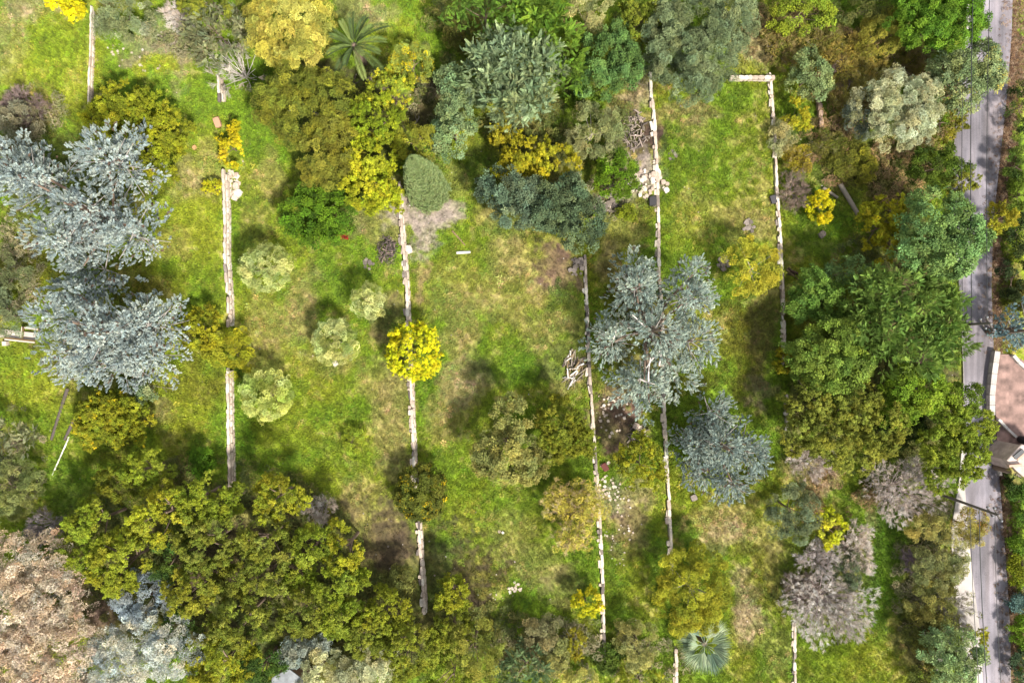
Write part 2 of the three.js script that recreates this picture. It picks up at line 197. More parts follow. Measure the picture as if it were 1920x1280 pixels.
function cloud(name, geo, mat, list, parent, kind = 'stuff') {     // list: [pos, dir, scale, colour, yaw, stretch]
  const m = new THREE.InstancedMesh(geo, mat, list.length), M = new THREE.Matrix4(), q = new THREE.Quaternion(), q2 = new THREE.Quaternion(), c = new THREE.Color(), s = V();
  list.forEach(([p, d, sc, k, yaw, st], i) => { q.setFromUnitVectors(UP, d); q2.setFromAxisAngle(UP, yaw); q.multiply(q2); s.set(sc, sc * (st ?? 1), sc); M.compose(p, q, s); m.setMatrixAt(i, M); c.setRGB(k[0], k[1], k[2]); m.setColorAt(i, c); });
  m.name = name; m.castShadow = m.receiveShadow = true; m.userData.kind = kind; parent.add(m); nInst += list.length; return m;
}
function limb(a, b, r0, r1, n = 6, bend = 0, R = Math.random) {
  const c = a.clone().lerp(b, 0.5).add(V((R() - .5) * bend, (R() - .2) * bend * 0.6, (R() - .5) * bend)), cv = new THREE.QuadraticBezierCurve3(a, c, b), k = 5, P = [], I = [], f = cv.computeFrenetFrames(k);
  for (let i = 0; i <= k; i++) { const p = cv.getPoint(i / k), r = mix(r0, r1, i / k); for (let j = 0; j < n; j++) { const t = j / n * 6.2832, q = p.clone().addScaledVector(f.normals[i], Math.cos(t) * r).addScaledVector(f.binormals[i], Math.sin(t) * r); P.push(q.x, q.y, q.z); } }
  for (let i = 0; i < k; i++) for (let j = 0; j < n; j++) { const a0 = i * n + j, a1 = i * n + (j + 1) % n; I.push(a0, a1, a0 + n, a1, a1 + n, a0 + n); }
  const e = cv.getPoint(1), s = cv.getPoint(0); P.push(e.x, e.y, e.z, s.x, s.y, s.z); const m = (k + 1) * n; for (let j = 0; j < n; j++) { I.push(k * n + j, k * n + (j + 1) % n, m, (j + 1) % n, j, m + 1); }
  const g = new THREE.BufferGeometry(); g.setAttribute('position', new THREE.Float32BufferAttribute(P, 3)); g.setIndex(I); g.computeVertexNormals(); return g;
}
const barkTex = grain(4, 0.55, 1.0, 22, 256);
const BARK = { brown: std([0.16, 0.11, 0.08], 0.95), grey: std([0.27, 0.24, 0.22], 0.9), pale: std([0.5, 0.44, 0.41], 0.85), dark: std([0.09, 0.065, 0.05], 0.95), mauve: std([0.34, 0.27, 0.26], 0.9) };

// a colour near one of the palette, mixed per clump and per spray
function tint(pal, R, base, amt = 0.16) { const c = base ?? pal[Math.floor(R() * pal.length)], k = 1 + (R() - 0.5) * 2 * amt, h = (R() - 0.5) * 0.12; return [c[0] * k * (1 + h), c[1] * k, c[2] * k * (1 - h)]; }
function mixc(a, b, t) { return [mix(a[0], b[0], t), mix(a[1], b[1], t), mix(a[2], b[2], t)]; }

// centre of a crown seen at a pixel, at a height above the ground below it
function crownAt(px, py, lift) { let g = 0, p = toW(px, py, 0); for (let i = 0; i < 6; i++) { p = toW(px, py, g + lift); g = groundH(p.x, p.z); } return { p, g }; }

// crown lobes over a dome; each lobe is covered with sprays facing out of it
function lobes(c, rx, ry, rz, o, R) {
  const L = [], n = o.n, ph = R() * 60, am = o.even ? 0.3 : 0.42;
  for (let i = 0; i < n; i++) {
    const u = (i + 0.5) / n, ct = 1 - u * (o.low ?? 1.25), st = Math.sqrt(Math.max(0, 1 - ct * ct)), a = o.even ? i * 2.39996 : i * 2.39996 + (R() - .5) * 2.2, k = o.even ? 0.78 : 0.5 + 0.38 * R();
    const edge = 1 + am * (fbm(Math.cos(a) * 1.6 + ph, Math.sin(a) * 1.6 + ph, 2) - 0.55), lr = Math.min(rx, rz) * o.lr * (o.even ? 0.85 + 0.3 * R() : 0.5 + 0.95 * R() * R() + 0.1);
    L.push({ p: V(c.x + (rx - lr * 0.55) * st * Math.cos(a) * (k + 0.22) * edge, c.y + (ry - lr * 0.4) * ct * (k + 0.2) * (0.85 + 0.3 * R()), c.z + (rz - lr * 0.55) * st * Math.sin(a) * (k + 0.22) * edge), r: lr, tone: R() });
  }
  return L;
}
function coverLobes(L, c, o, pal, R, list) {
  for (const b of L) {
    const lt = 0.82 + 0.36 * R(), lh = (R() - .5) * 0.2, b0 = mixc(pal[Math.floor(R() * pal.length)], pal[0], R() * 0.6), base = [b0[0] * lt * (1 + lh), b0[1] * lt, b0[2] * lt * (1 - lh)], n = Math.ceil(b.r * b.r * 12.6 * o.dens / (o.cs * o.cs) * 1.35 * (0.75 + 0.5 * R())), sq = o.squash ?? 0.85;
    // twig ends: small tufts standing off the lobe, so that the crown is broken up at three scales
    const ends = [], out = b.p.clone().sub(c), ol = out.length(), m = Math.ceil(7 + b.r * 9);
    for (let i = 0; i < m; i++) { const d = rv(R).normalize(); if (d.y < -0.3 || (d.dot(out) < -0.5 * ol && d.y < 0.35)) continue; ends.push([d, b.r * (0.72 + 0.4 * R()), 0.75 + 0.5 * R()]); }
    if (!ends.length) continue;
    const er = Math.max(0.2, b.r * 0.34);
    for (let i = 0; i < n; i++) {
      const [d, rr, k0] = ends[Math.floor(R() * ends.length)], e = rv(R).multiplyScalar(R() < 0.1 ? er * 1.9 : er), p = V(b.p.x + d.x * rr + e.x, b.p.y + d.y * rr * sq + e.y * 0.8, b.p.z + d.z * rr + e.z);
      let inside = false; for (const q of L) if (q !== b) { const dx = p.x - q.p.x, dy = (p.y - q.p.y) / sq, dz = p.z - q.p.z; if (dx * dx + dy * dy + dz * dz < q.r * q.r * 0.3) { inside = true; break; } }
      if (inside || p.y < 0.1) continue;
      const dir = d.clone().multiplyScalar(o.out ?? 0.8).add(V(0, 0.4, 0)).addScaledVector(e, 0.8 / er).add(rv(R).multiplyScalar(0.5)).normalize();
      const k = o.bloom && R() < o.bloom[0] * (0.4 + 1.2 * b.tone) ? tint(o.bloom[1], R) : tint(pal, R, base, 0.24);
      list.push([p, dir, o.cs * (0.7 + 0.6 * R()), [k[0] * k0, k[1] * k0, k[2] * k0], R() * 6.283, o.stretch ?? 1]);
    }
  }
}
// leafy tree or shrub. subs: optional list of [px, py, rpx] crowns that make up an uneven outline
const KIND = {
  leafy: { geo: 'spray', cs: 0.33, n: 38, lr: 0.31, dens: 1.0 },
  dense: { geo: 'spray', cs: 0.28, n: 50, lr: 0.26, dens: 1.25 },
  olive: { geo: 'fine', cs: 0.33, n: 36, lr: 0.30, dens: 1.0 },
  clumpy: { geo: 'puff', cs: 0.27, n: 44, lr: 0.27, dens: 1.15, squash: 0.7 },
  mimosa: { geo: 'puff', cs: 0.25, n: 44, lr: 0.22, dens: 1.2 },
  airy: { geo: 'fine', cs: 0.36, n: 34, lr: 0.31, dens: 0.62 },
  wispy: { geo: 'feather', cs: 0.42, n: 32, lr: 0.36, dens: 1.5, out: 1.1 },
  ball: { geo: 'fine', cs: 0.3, n: 60, lr: 0.2, dens: 1.2, even: 1 },
  hedge: { geo: 'spray', cs: 0.3, n: 40, lr: 0.26, dens: 1.3 },
};
let seedN = 100;
function woody(t, base, top, r, L, R, bark, nb) {
  part('trunk', limb(base.clone().add(V(0, -0.15, 0)), top, r, r * 0.55, 8, r * 2, R), bark, t);
  const pick = L.slice().sort((a, b) => b.r - a.r).slice(0, nb);
  for (const b of pick) part('branch', limb(base.clone().lerp(top, 0.45 + 0.5 * R()), b.p.clone().add(V(0, -b.r * 0.2, 0)), r * 0.45, r * 0.12, 5, b.r * 0.6, R), bark, t);
}
function plant(kind, name, category, label, px, py, rx, ry, h, pal, o = {}) {
  const R = rng(++seedN), K = { ...KIND[kind], ...o }, low = K.base ?? (h > 3.5 ? 0.28 : 0.1), mid = h * (low + (1 - low) * 0.5);
  const t = thing(name, label, category, o.group), P = pal.map(x => leafCol(x));
  const first = crownAt(px, py, mid), B = V(first.p.x, first.g, first.p.z); t.position.copy(B);
  const list = [], all = [];
  for (const [qx, qy, qr, qr2] of (o.subs ?? [[px, py, rx, ry]])) {
    const { p } = crownAt(qx, qy, mid), s = (H - p.y) / F, c = p.sub(B), ax = qr * s * (o.grow ?? 1.07), az = (qr2 ?? qr) * s * (o.grow ?? 1.07), ay = (K.tall ?? Math.min(h * (1 - low) * 0.5, 1.1 * Math.max(ax, az)));
    c.y = mid;
    const L = lobes(c, ax, ay, az, { ...K, n: Math.round(clamp(K.n * (ax * az) / 4.2, Math.min(K.n, 20), K.n * 2.4)), lr: K.lr * clamp(1.35 / Math.sqrt(ax * az), 0.55, 1.3) }, R);
    coverLobes(L, c, K, P, R, list); all.push(...L);
  }
  woody(t, V(0, 0, 0), V(0, mid * 0.95, 0), clamp(h * 0.025, 0.04, 0.22), all, R, BARK[o.bark ?? 'brown'], Math.min(o.nb ?? 5, all.length));
  cloud('foliage', G[K.geo], leafMat, list, t);
  return t;
}
// cedar: leaders with whorls of flat boughs that carry upright needle fingers
function cedar(name, label, subs, h, pal, o = {}) {
  const R = rng(++seedN), P = pal.map(x => leafCol(x)), t = thing(name, label, 'cedar tree', o.group);
  const f = crownAt(subs[0][0], subs[0][1], h * 0.6), B = V(f.p.x, f.g, f.p.z); t.position.copy(B);
  const list = [], trunkTop = V(0, h * 0.9, 0), wood = [];
  part('trunk', limb(V(0, -0.2, 0), trunkTop, 0.32, 0.08, 9, 0.3, R), BARK.brown, t);
  subs.forEach(([px, py, rpx, hk = 1], si) => {
    const hh = h * hk, { p } = crownAt(px, py, hh * 0.6), c = p.clone().sub(B), rad = rpx * (H - p.y) / F; c.y = 0;
    if (si) part('branch', limb(V(0, h * 0.3, 0), V(c.x, hh * 0.7, c.z), 0.15, 0.05, 6, 0.6, R), BARK.brown, t);
    const levels = Math.round(hh * 0.8);
    for (let l = 0; l < levels; l++) {
      const u = 0.3 + 0.7 * (l + 0.5) / levels, y = hh * u, len = rad * Math.pow(1 - (u - 0.3) / 0.72, 0.6) * 1.05 + 0.25, nb = u > 0.85 ? 4 : 6;
      for (let b = 0; b < nb; b++) {
        const az = l * 1.3 + (b + (R() - .5) * 0.8) * 6.283 / nb, L = len * (0.65 + 0.5 * R()), dir = V(Math.cos(az), 0, Math.sin(az)), side = V(-dir.z, 0, dir.x), rise = 0.12 + 0.5 * (u - 0.3), base = mixc(P[Math.floor(R() * P.length)], P[0], 0.5), a0 = V(c.x, y - 0.2, c.z);
        if (L > 1.0 && u < 0.7 && R() < 0.6) wood.push(limb(a0, a0.clone().addScaledVector(dir, L * 0.8).add(V(0, L * rise * 0.7, 0)), 0.05, 0.02, 5, 0.15, R));
        for (let s = 0.3; s < L; s += 0.15) {
          const k = s / L, w = (0.18 + 0.75 * Math.sin(Math.min(1, k * 1.15) * Math.PI * 0.85)) * Math.min(1, L / 1.8) * 0.62, ctr = a0.clone().addScaledVector(dir, s).add(V(0, s * rise - 0.18 * k * k * L, 0));
          for (const sg of [-1, 1]) for (let m = 0; m < 2; m++) {
            const wv = w * (0.15 + R()) * 0.9, q = ctr.clone().addScaledVector(side, sg * wv).add(V((R() - .5) * 0.1, (R() - .5) * 0.16 - wv * 0.1, (R() - .5) * 0.1));
            if (fbm((q.x + B.x) * 1.5 + q.y * 0.7, (q.z + B.z) * 1.5 - q.y * 0.5, 2) < 0.43) continue;
            const d = dir.clone().multiplyScalar(0.75 + 0.3 * R()).addScaledVector(side, sg * (0.1 + 1.0 * R())).add(V(0, 0.5 + 0.9 * R(), 0)).add(rv(R).multiplyScalar(0.35)).normalize();
            list.push([q, d, 0.24 + 0.2 * R(), R() < (o.rust ?? 0.03) ? tint([col('#8c7464')], R) : tint(P, R, base, 0.3), R() * 6.283, 0.95]);
          }
        }
      }
    }
  });
  for (const g of wood.slice(0, 60)) part('branch', g, BARK.grey, t);
  for (const [ax, ay, bx, by, lift] of o.bare ?? []) { const a = crownAt(ax, ay, lift).p.sub(B), b = crownAt(bx, by, lift + 0.5).p.sub(B); const m = part('bare_branch', limb(a, b, 0.07, 0.03, 6, 0.25, R), BARK.pale, t); m.userData.label = 'bleached bare branch in the gap of the crown'; }
  cloud('foliage', G.needle, leafMat, list, t);
  return t;
}
// leafless or nearly leafless bush: stems fanning out of the base, twigs at their ends
function brush(name, category, label, px, py, rx, ry, h, pal, o = {}) {
  const R = rng(++seedN), P = pal.map(x => leafCol(x)), t = thing(name, label, category, o.group), { p, g } = crownAt(px, py, h * 0.5), B = V(p.x, g, p.z), s = (H - p.y) / F, ax = rx * s, az = ry * s; t.position.copy(B);
  const list = [], lf = [], ns = o.stems ?? 10, n = Math.round(ax * az * (o.dens ?? 90) * 1.7);
  for (let i = 0; i < ns; i++) { const a = i / ns * 6.283 + R(), k = o.long ? 0.5 + 0.45 * R() : 0.45 + 0.45 * R(); if (o.long) for (let f = 0; f < 2; f++) { const k2 = k * (0.3 + 0.25 * f), a2 = a + (R() - .5) * 0.9, s0 = V(ax * k2 * Math.cos(a), h * 0.5 * k2 + 0.4, az * k2 * Math.sin(a)); part('stem', limb(s0, V(ax * (k2 + 0.3) * Math.cos(a2), h * (0.5 + 0.3 * R()), az * (k2 + 0.3) * Math.sin(a2)), 0.018, 0.007, 4, 0.3, R), BARK[o.bark ?? 'mauve'], t); } part('stem', limb(V((R() - .5) * 0.2, -0.05, (R() - .5) * 0.2), V(ax * k * Math.cos(a), h * (0.5 + 0.4 * R()), az * k * Math.sin(a)), o.long ? 0.03 : 0.045, 0.01, 5, 0.4, R), BARK[o.bark ?? 'mauve'], t); }
  const clumps = []; for (let i = 0; i < 14; i++) { const a = i * 2.4 + R(), k = Math.sqrt((i + 0.5) / 14) * 0.8; clumps.push([ax * k * Math.cos(a), az * k * Math.sin(a), h * (0.45 + 0.35 * R() * (1.2 - k)), P[Math.floor(R() * P.length)]]); }
  for (let i = 0; i < n; i++) {
    const q = clumps[Math.floor(R() * clumps.length)], sp = 0.34, e = rv(R), pt = V(q[0] + e.x * ax * sp, Math.max(0.1, q[2] + e.y * h * 0.28), q[1] + e.z * az * sp);
    if ((pt.x / ax) ** 2 + (pt.z / az) ** 2 > 1.15) continue;
    const d = V(pt.x * 0.5 / ax, 0.35, pt.z * 0.5 / az).multiplyScalar(1.2).add(rv(R).multiplyScalar(0.6)).normalize();
    if (o.leaf && R() < o.leaf[0]) lf.push([pt, d, 0.3 + 0.2 * R(), tint(o.leaf[1].map(x => leafCol(x)), R), R() * 6.283]);
    else list.push([pt, d, (o.ts ?? 0.42) * (0.7 + 0.6 * R()), tint(P, R, q[3], 0.25), R() * 6.283]);
  }
  cloud('twigs', G.twig, dryMat, list, t); if (lf.length) cloud('foliage', G.fine, leafMat, lf, t);
  return t;
}
function fan(points, w) { return points; }
// feather palm
function featherPalm(label, px, py, rpx, h, pal, group) {
  const R = rng(++seedN), t = thing('feather_palm', label, 'palm', group), { p, g } = crownAt(px, py, h), B = V(p.x, g, p.z), len = rpx * (H - p.y) / F * 1.12; t.position.copy(B);
  part('trunk', limb(V(0, -0.1, 0), V(0, h, 0), 0.3, 0.24, 12, 0.05, R), BARK.brown, t);
  const mats = pal.map(x => new THREE.MeshPhysicalMaterial({ color: new THREE.Color(...col(x)), roughness: 0.95, specularIntensity: 0.3, side: THREE.DoubleSide, vertexColors: true, transmission: 0.2, thickness: 0 }));
  const n = 19;
  for (let i = 0; i < n; i++) {
    const lv = i / n, az = i * 2.39996, L = len * (0.85 + 0.4 * lv) * (0.9 + 0.2 * R()), el = mix(1.15, 0.1, Math.pow(lv, 0.8)), d = V(Math.cos(az), 0, Math.sin(az)), sd = V(-d.z, 0, d.x);
    const at = s => { const k = s * L; return V(0, h, 0).addScaledVector(d, 0.12 + k * Math.cos(el) * (1 - 0.12 * s)).add(V(0, k * Math.sin(el) - L * (0.3 + 0.35 * lv) * s * s, 0)); };
    const fg = sprayGeo(900 + i, (leaf, Q) => { for (let k = 0; k < 22; k++) { const s = k / 22; leaf(at(s), at(Math.min(1, s + 0.1)).sub(at(s)), V(0, 1, 0), L * 0.08, 0.05 * (1.2 - s), 1.1, 0.3); }
      for (let k = 2; k < 26; k++) { const s = k / 26, pt = at(s), tg = at(Math.min(1, s + 0.02)).sub(pt).normalize(), ll = L * 0.19 * Math.sin(Math.PI * (0.12 + 0.8 * s)) + 0.08; for (const sg of [-1, 1]) leaf(pt, sd.clone().multiplyScalar(sg * 0.85).addScaledVector(tg, 1.5).add(V(0, 0.28 + Q() * 0.2, 0)), V(0, 1, 0).addScaledVector(sd, -sg * 0.4), ll, 0.06, 0.6 + 0.6 * Q(), 0.1); } });
    part('frond', fg, mats[i % mats.length], t);
  }
  return t;
}
// fan palm: round leaves of stiff segments on short stalks
function fanPalm(label, px, py, rpx, h, pal, group, n = 20) {
  const R = rng(++seedN), t = thing('fan_palm', label, 'palm', group), { p, g } = crownAt(px, py, h), B = V(p.x, g, p.z), len = rpx * (H - p.y) / F; t.position.copy(B);
  part('trunk', limb(V(0, -0.1, 0), V(0, h * 0.95, 0), 0.26, 0.22, 10, 0.05, R), BARK.brown, t);
  const mats = pal.map(x => new THREE.MeshPhysicalMaterial({ color: new THREE.Color(...col(x)), roughness: 0.95, specularIntensity: 0.3, side: THREE.DoubleSide, vertexColors: true, transmission: 0.2, thickness: 0 }));
  for (let i = 0; i < n; i++) {
    const lv = i / n, az = i * 2.39996, el = mix(0.95, -0.12, Math.pow(lv, 0.7)), st = len * 0.42 * (0.6 + 0.6 * R()), fl = len * 0.74 * (0.85 + 0.3 * R()), d = V(Math.cos(az) * Math.cos(el), Math.sin(el), Math.sin(az) * Math.cos(el)), sd = V(-Math.sin(az), 0, Math.cos(az)), nr = V().crossVectors(sd, d).negate(); if (nr.y < 0) nr.negate();
    const hub = V(0, h, 0).addScaledVector(d, st);
    const fg = sprayGeo(700 + i, (leaf, Q) => { leaf(V(0, h, 0), d, nr, st * 1.9, 0.05, 1.15, 0.2); for (let k = 0; k < 15; k++) { const a = (k / 14 - 0.5) * 1.25, v = d.clone().multiplyScalar(Math.cos(a)).addScaledVector(sd, Math.sin(a)).addScaledVector(nr, 0.1 - 0.35 * Math.abs(Math.sin(a)) * 0.4); leaf(hub, v.add(V(0, -0.12, 0)), nr.clone().addScaledVector(sd, (k % 2 ? 1 : -1) * 0.5), fl * (0.62 + 0.3 * Math.cos(a) + 0.16 * Q()), 0.06 * fl, 0.6 + 0.7 * Q(), 0.1); } });
    part('fan_leaf', fg, mats[i % mats.length], t);
  }
  return t;
}
// ------------------------------------------------------------------ dry-stone terrace walls: every stone a piece of its own
const stoneGeos = []; for (let i = 0; i < 8; i++) {
  const R = rng(60 + i), g = new THREE.BoxGeometry(1, 1, 1, 2, 2, 2), p = g.attributes.position, off = {};
  for (let k = 0; k < p.count; k++) { const key = [p.getX(k), p.getY(k), p.getZ(k)].map(v => v.toFixed(1)).join(); off[key] ??= rv(R).multiplyScalar(0.065); const o = off[key], v = V(p.getX(k), p.getY(k), p.getZ(k)), n = [v.x, v.y, v.z].filter(c => Math.abs(c) > 0.4).length, s = n === 3 ? 0.84 : n === 2 ? 0.95 : 1.02; p.setXYZ(k, v.x * s + o.x, v.y * s + o.y, v.z * s + o.z); }
  g.computeVertexNormals(); stoneGeos.push(g);
}
const stoneTex = grain(7, 0.74, 1.0, 40, 256);
const stoneMats = ['#efe2d2', '#e6d5c4', '#f4ece0', '#d8c6b8', '#e9d9cc', '#c9b6a8'].map(h => std(col(h, 0.82), 0.9, { map: stoneTex, bumpMap: stoneTex, bumpScale: 0.02 }));
const greyStone = ['#b9aba4', '#8f837e', '#a89a90'].map(h => std(col(h, 0.55), 0.92, { map: stoneTex }));
function stone(parent, R, x, y, z, lx, ly, lz, yaw = 0, mats = stoneMats) { const m = part('stone', stoneGeos[Math.floor(R() * 8)], mats[Math.floor(R() * mats.length)], parent); m.position.set(x, y, z); m.scale.set(lx, ly, lz); m.rotation.set((R() - .5) * 0.12, yaw + (R() - .5) * 0.16, (R() - .5) * 0.12); return m; }
const wallLabels = [
  ['thin dry-stone terrace edge in the grass at top left'],
  ['short mossy stub of stone edging below the bare branches', 'pale dry-stone terrace wall running down to the yellow-green shrubs, furthest left', 'pale dry-stone terrace wall below the pair of yellow-green shrubs'],
  ['long pale dry-stone wall running under the bright yellow round tree', 'pale wall piece emerging below the dark orange-fruited round tree'],
  ['narrow block wall left of the large blue cedar, beside the wood pile'],
  ['white-topped stone wall from the rubble heap down past the blue cedars', 'short wall end beside the fan palm at the bottom edge'],
  ['block wall along the right side of the walled grass plot', 'scrap of wall at the left foot of the olive-green tree', 'thin wall line at bottom edge below the grey leafless thicket'],
];
WALLS.forEach((w, wi) => w.bz.forEach(([z0, z1], bi) => {
  const R = rng(500 + wi * 10 + bi), t = thing('terrace_wall', wallLabels[wi][bi], 'stone wall', 'dry-stone terrace walls'), zc = (z0 + z1) / 2, xc = w.x(zc); t.position.set(xc, w.bot, zc);
  const hgt = w.top - w.bot, ly = hgt > 0.5 ? 0.36 : 0.34, sl = wi === 4 ? 0.62 : 0.5;
  for (let z = z0; z < z1;) {                                 // cap course: outer blocks in line, rough backing stones behind
    const l = sl * (0.55 + 1.0 * R()), zz = z + l / 2, x = w.x(zz) - xc, yaw = -Math.atan2(w.x(zz + 0.5) - w.x(zz - 0.5), 1) * -1, d = w.w * (0.5 + 0.22 * R()), gap = R();
    const mats = wi === 3 && R() < 0.18 || R() < 0.04 ? greyStone : stoneMats;
    if (gap > 0.05) stone(t, R, x - d / 2 + 0.0, hgt + 0.0 + 0.04 * R(), zz - zc, d * 1.06, 0.3, l * 1.1, yaw, mats);
    if (w.w > 0.3 && R() < 0.66) { const d2 = w.w * (0.3 + 0.5 * R()); stone(t, R, x - d - d2 / 2 + 0.05, hgt - 0.02 + 0.06 * R(), zz - zc, d2, 0.24, l * (0.6 + 0.4 * R()), yaw + (R() - .5) * 0.5, R() < 0.25 ? greyStone : stoneMats); }
    z += l * 0.97;
  }
  if (wi < 3) for (let y = 0.1; y < hgt - 0.12; y += 0.3) for (let z = z0 + R() * 0.3; z < z1;) { const l = (wi === 2 ? 0.62 : 0.52) * (0.6 + 0.8 * R()), zz = z + l / 2; stone(t, R, w.x(zz) - xc - 0.08, y + 0.04, zz - zc, 0.26 + 0.08 * R(), 0.31, l, 0); z += l * 0.98; }
  else for (let z = z0; z < z1;) { const l = 1.3 * (0.6 + 0.8 * R()), zz = z + l / 2; stone(t, R, w.x(zz) - xc - 0.1, hgt * 0.4, zz - zc, 0.26, hgt * 0.75, l, 0); z += l; }
}));
{ // return wall closing the plot at the top, and the isolated piece further right
  const R = rng(555), a = onGround(1366, 149), b = onGround(1440, 144), t = thing('terrace_wall', 'short white block wall across the top of the walled grass plot', 'stone wall', 'dry-stone terrace walls'); t.position.set((a.x + b.x) / 2, a.y, a.z);
  for (let x = a.x; x < b.x + 0.1;) { const l = 0.4 * (0.7 + 0.7 * R()), xx = x + l / 2; for (const [y, h] of [[0.1, 0.3], [0.36, 0.28]]) { stone(t, R, xx - t.position.x, y, 0, l * 1.04, h, 0.3 + 0.06 * R()); } x += l * 0.97; }
  const c = onGround(1532, 184), d = onGround(1539, 243), u = thing('terrace_wall', 'isolated stub of pinkish wall between the yellow and grey-green shrubs, upper right', 'stone wall', 'dry-stone terrace walls'); u.position.copy(c);
  const pinkStone = ['#d6b6a0', '#c6a592'].map(h => std(col(h, 0.6), 0.9, { map: stoneTex }));
  for (let z = 0; z < d.z - c.z;) { const l = 0.5 * (0.7 + 0.6 * R()), k = (z + l / 2) / (d.z - c.z); stone(u, R, (d.x - c.x) * k, 0.2, z + l / 2, 0.36, 0.46, l, 0, pinkStone); z += l * 0.97; }
}

// ------------------------------------------------------------------ road, pavement, drive
function ribbon(L, Rr, y, thick, z0 = -60, z1 = 90, uvs = 0.18) {
  const P = [], U = [], I = []; let j = 0;
  for (let z = z0; z <= z1; z += 0.8, j++) { const a = interp(L, z), b = interp(Rr, z); for (const [x, yy] of [[a, y - thick], [a, y], [mix(a, b, .33), y], [mix(a, b, .66), y], [b, y], [b, y - thick]]) { P.push(x, yy, z); U.push(x * uvs, z * uvs); } if (j) for (let k = 0; k < 5; k++) { const q = (j - 1) * 6 + k; I.push(q, q + 6, q + 1, q + 1, q + 6, q + 7); } }
  const g = new THREE.BufferGeometry(); g.setAttribute('position', new THREE.Float32BufferAttribute(P, 3)); g.setAttribute('uv', new THREE.Float32BufferAttribute(U, 2)); g.setIndex(I); g.computeVertexNormals(); return toFlat(g);
}
function toFlat(g) { const n = g.index ? g.toNonIndexed() : g; n.computeVertexNormals(); return n; }
function asphaltTex() { // worn wheel tracks and stains run along the road (v = along)
  const w = 512, h = 2048, d = new Uint8Array(w * h * 4);
  for (let j = 0; j < h; j++) for (let i = 0; i < w; i++) { const st = fbm(i / 14, j / 420, 4), bl = fbm(i / 60 + 3, j / 110 + 8, 4), gr = hash2(i, j), crk = Math.abs(fbm(i / 90 + 40, j / 130 + 2, 3) - 0.5) < 0.0025 ? 0.86 : 1, pat = fbm(i / 120 + 70, j / 200 + 31, 2) > 0.66 ? 0.95 : 1, v = crk * pat * clamp(0.62 + 0.28 * (st - 0.5) * 2 * 0.6 + 0.5 * (bl - 0.5) + 0.14 * (gr - 0.5) + 0.12, 0, 1) * 255, k = (j * w + i) * 4; const warm = fbm(i / 40 + 9, j / 260, 3); d[k] = v * (0.97 + 0.06 * warm); d[k + 1] = v * 0.965; d[k + 2] = v * (1.03 - 0.07 * warm); d[k + 3] = 255; }
  const t = new THREE.DataTexture(d, w, h); t.colorSpace = THREE.SRGBColorSpace; t.wrapS = t.wrapT = THREE.MirroredRepeatWrapping; t.magFilter = THREE.LinearFilter; t.needsUpdate = true; return t;
}
const aTex = asphaltTex(); aTex.repeat.set(0.6, 0.12);
const paveTex = grain(21, 0.72, 1.0, 70); paveTex.repeat.set(0.5, 0.5);
const bumpT = grain(22, 0.2, 1.0, 5, 256); bumpT.repeat.set(4, 4);
struct('road', ribbon(RS, RR, ROAD_Y, 0.12), std([0.34, 0.32, 0.335], 0.85, { map: aTex, bumpMap: bumpT, bumpScale: 0.006 }), 'narrow worn grey asphalt road');
struct('pavement', ribbon(RL, RS.map(([x, z]) => [x - 0.01, z]), ROAD_Y + 0.1, 0.22), std([0.50, 0.46, 0.45], 0.9, { map: paveTex, bumpMap: bumpT, bumpScale: 0.004 }), 'pale concrete pavement strip along the road');
function slab(name, pts, y, thick, mat, label, kindStruct = true) { // pts in photo pixels at height y
  const q = pts.map(([a, b]) => toW(a, b, y)), s = new THREE.Shape(q.map(p => new THREE.Vector2(p.x, -p.z))), g = new THREE.ExtrudeGeometry(s, { depth: thick, bevelEnabled: false }); g.rotateX(-Math.PI / 2); g.translate(0, y - thick, 0);
  return kindStruct ? struct(name, g, mat, label) : g;
}
const driveTex = grain(23, 0.55, 1.0, 60); driveTex.repeat.set(0.22, 0.22);
slab('driveway', [[1874, 664], [1900, 664], [1960, 700], [2060, 760], [2060, 900], [1930, 905], [1872, 872], [1868, 772], [1866, 720]], ROAD_Y + 0.06, 0.3, std(col('#cba69e', 0.6), 0.9, { map: driveTex, bumpMap: bumpT, bumpScale: 0.004 }), 'dusty red paved driveway');
const whiteC = [std(col('#f2ece8', 0.72), 0.85, { map: paveTex }), std(col('#e4dcda', 0.72), 0.85, { map: paveTex })];
function kerbLine(label, pts, wpx, y, hgt, seg, name = 'kerb_wall') { // row of blocks along a pixel line
  const R = rng(++seedN), t = thing(name, label, 'kerb'), q = pts.map(([a, b]) => toW(a, b, y)); t.position.copy(q[0]).setY(y - hgt);
  for (let i = 1; i < q.length; i++) { const a = q[i - 1], b = q[i], d = b.clone().sub(a), L = d.length(), n = Math.max(1, Math.round(L / seg)); for (let k = 0; k < n; k++) { const c = a.clone().lerp(b, (k + 0.5) / n).sub(t.position), g = part('block', blockGeo, whiteC[Math.floor(R() * 2)], t); g.position.set(c.x, hgt / 2, c.z); g.rotation.y = Math.atan2(d.x, d.z); g.scale.set(wpx * (H - y) / F, hgt, L / n - 0.012); } }
  return t;
}
const blockGeo = (() => { const s = new THREE.Shape(); s.moveTo(-.46, -.46); s.lineTo(.46, -.46); s.lineTo(.46, .46); s.lineTo(-.46, .46); const g = new THREE.ExtrudeGeometry(s, { depth: 0.92, bevelEnabled: true, bevelSize: 0.04, bevelThickness: 0.04, bevelSegments: 1 }); g.translate(0, 0, -0.46); return toFlat(g); })();
kerbLine('raised white block kerb between road and red driveway', [[1872, 658], [1866, 700], [1862, 740], [1862, 778]], 10, ROAD_Y + 0.5, 0.55, 1.0);
kerbLine('low white kerb crossing the red driveway to the dark bin', [[1874, 786], [1890, 803], [1908, 820]], 4.5, ROAD_Y + 0.3, 0.35, 0.9);
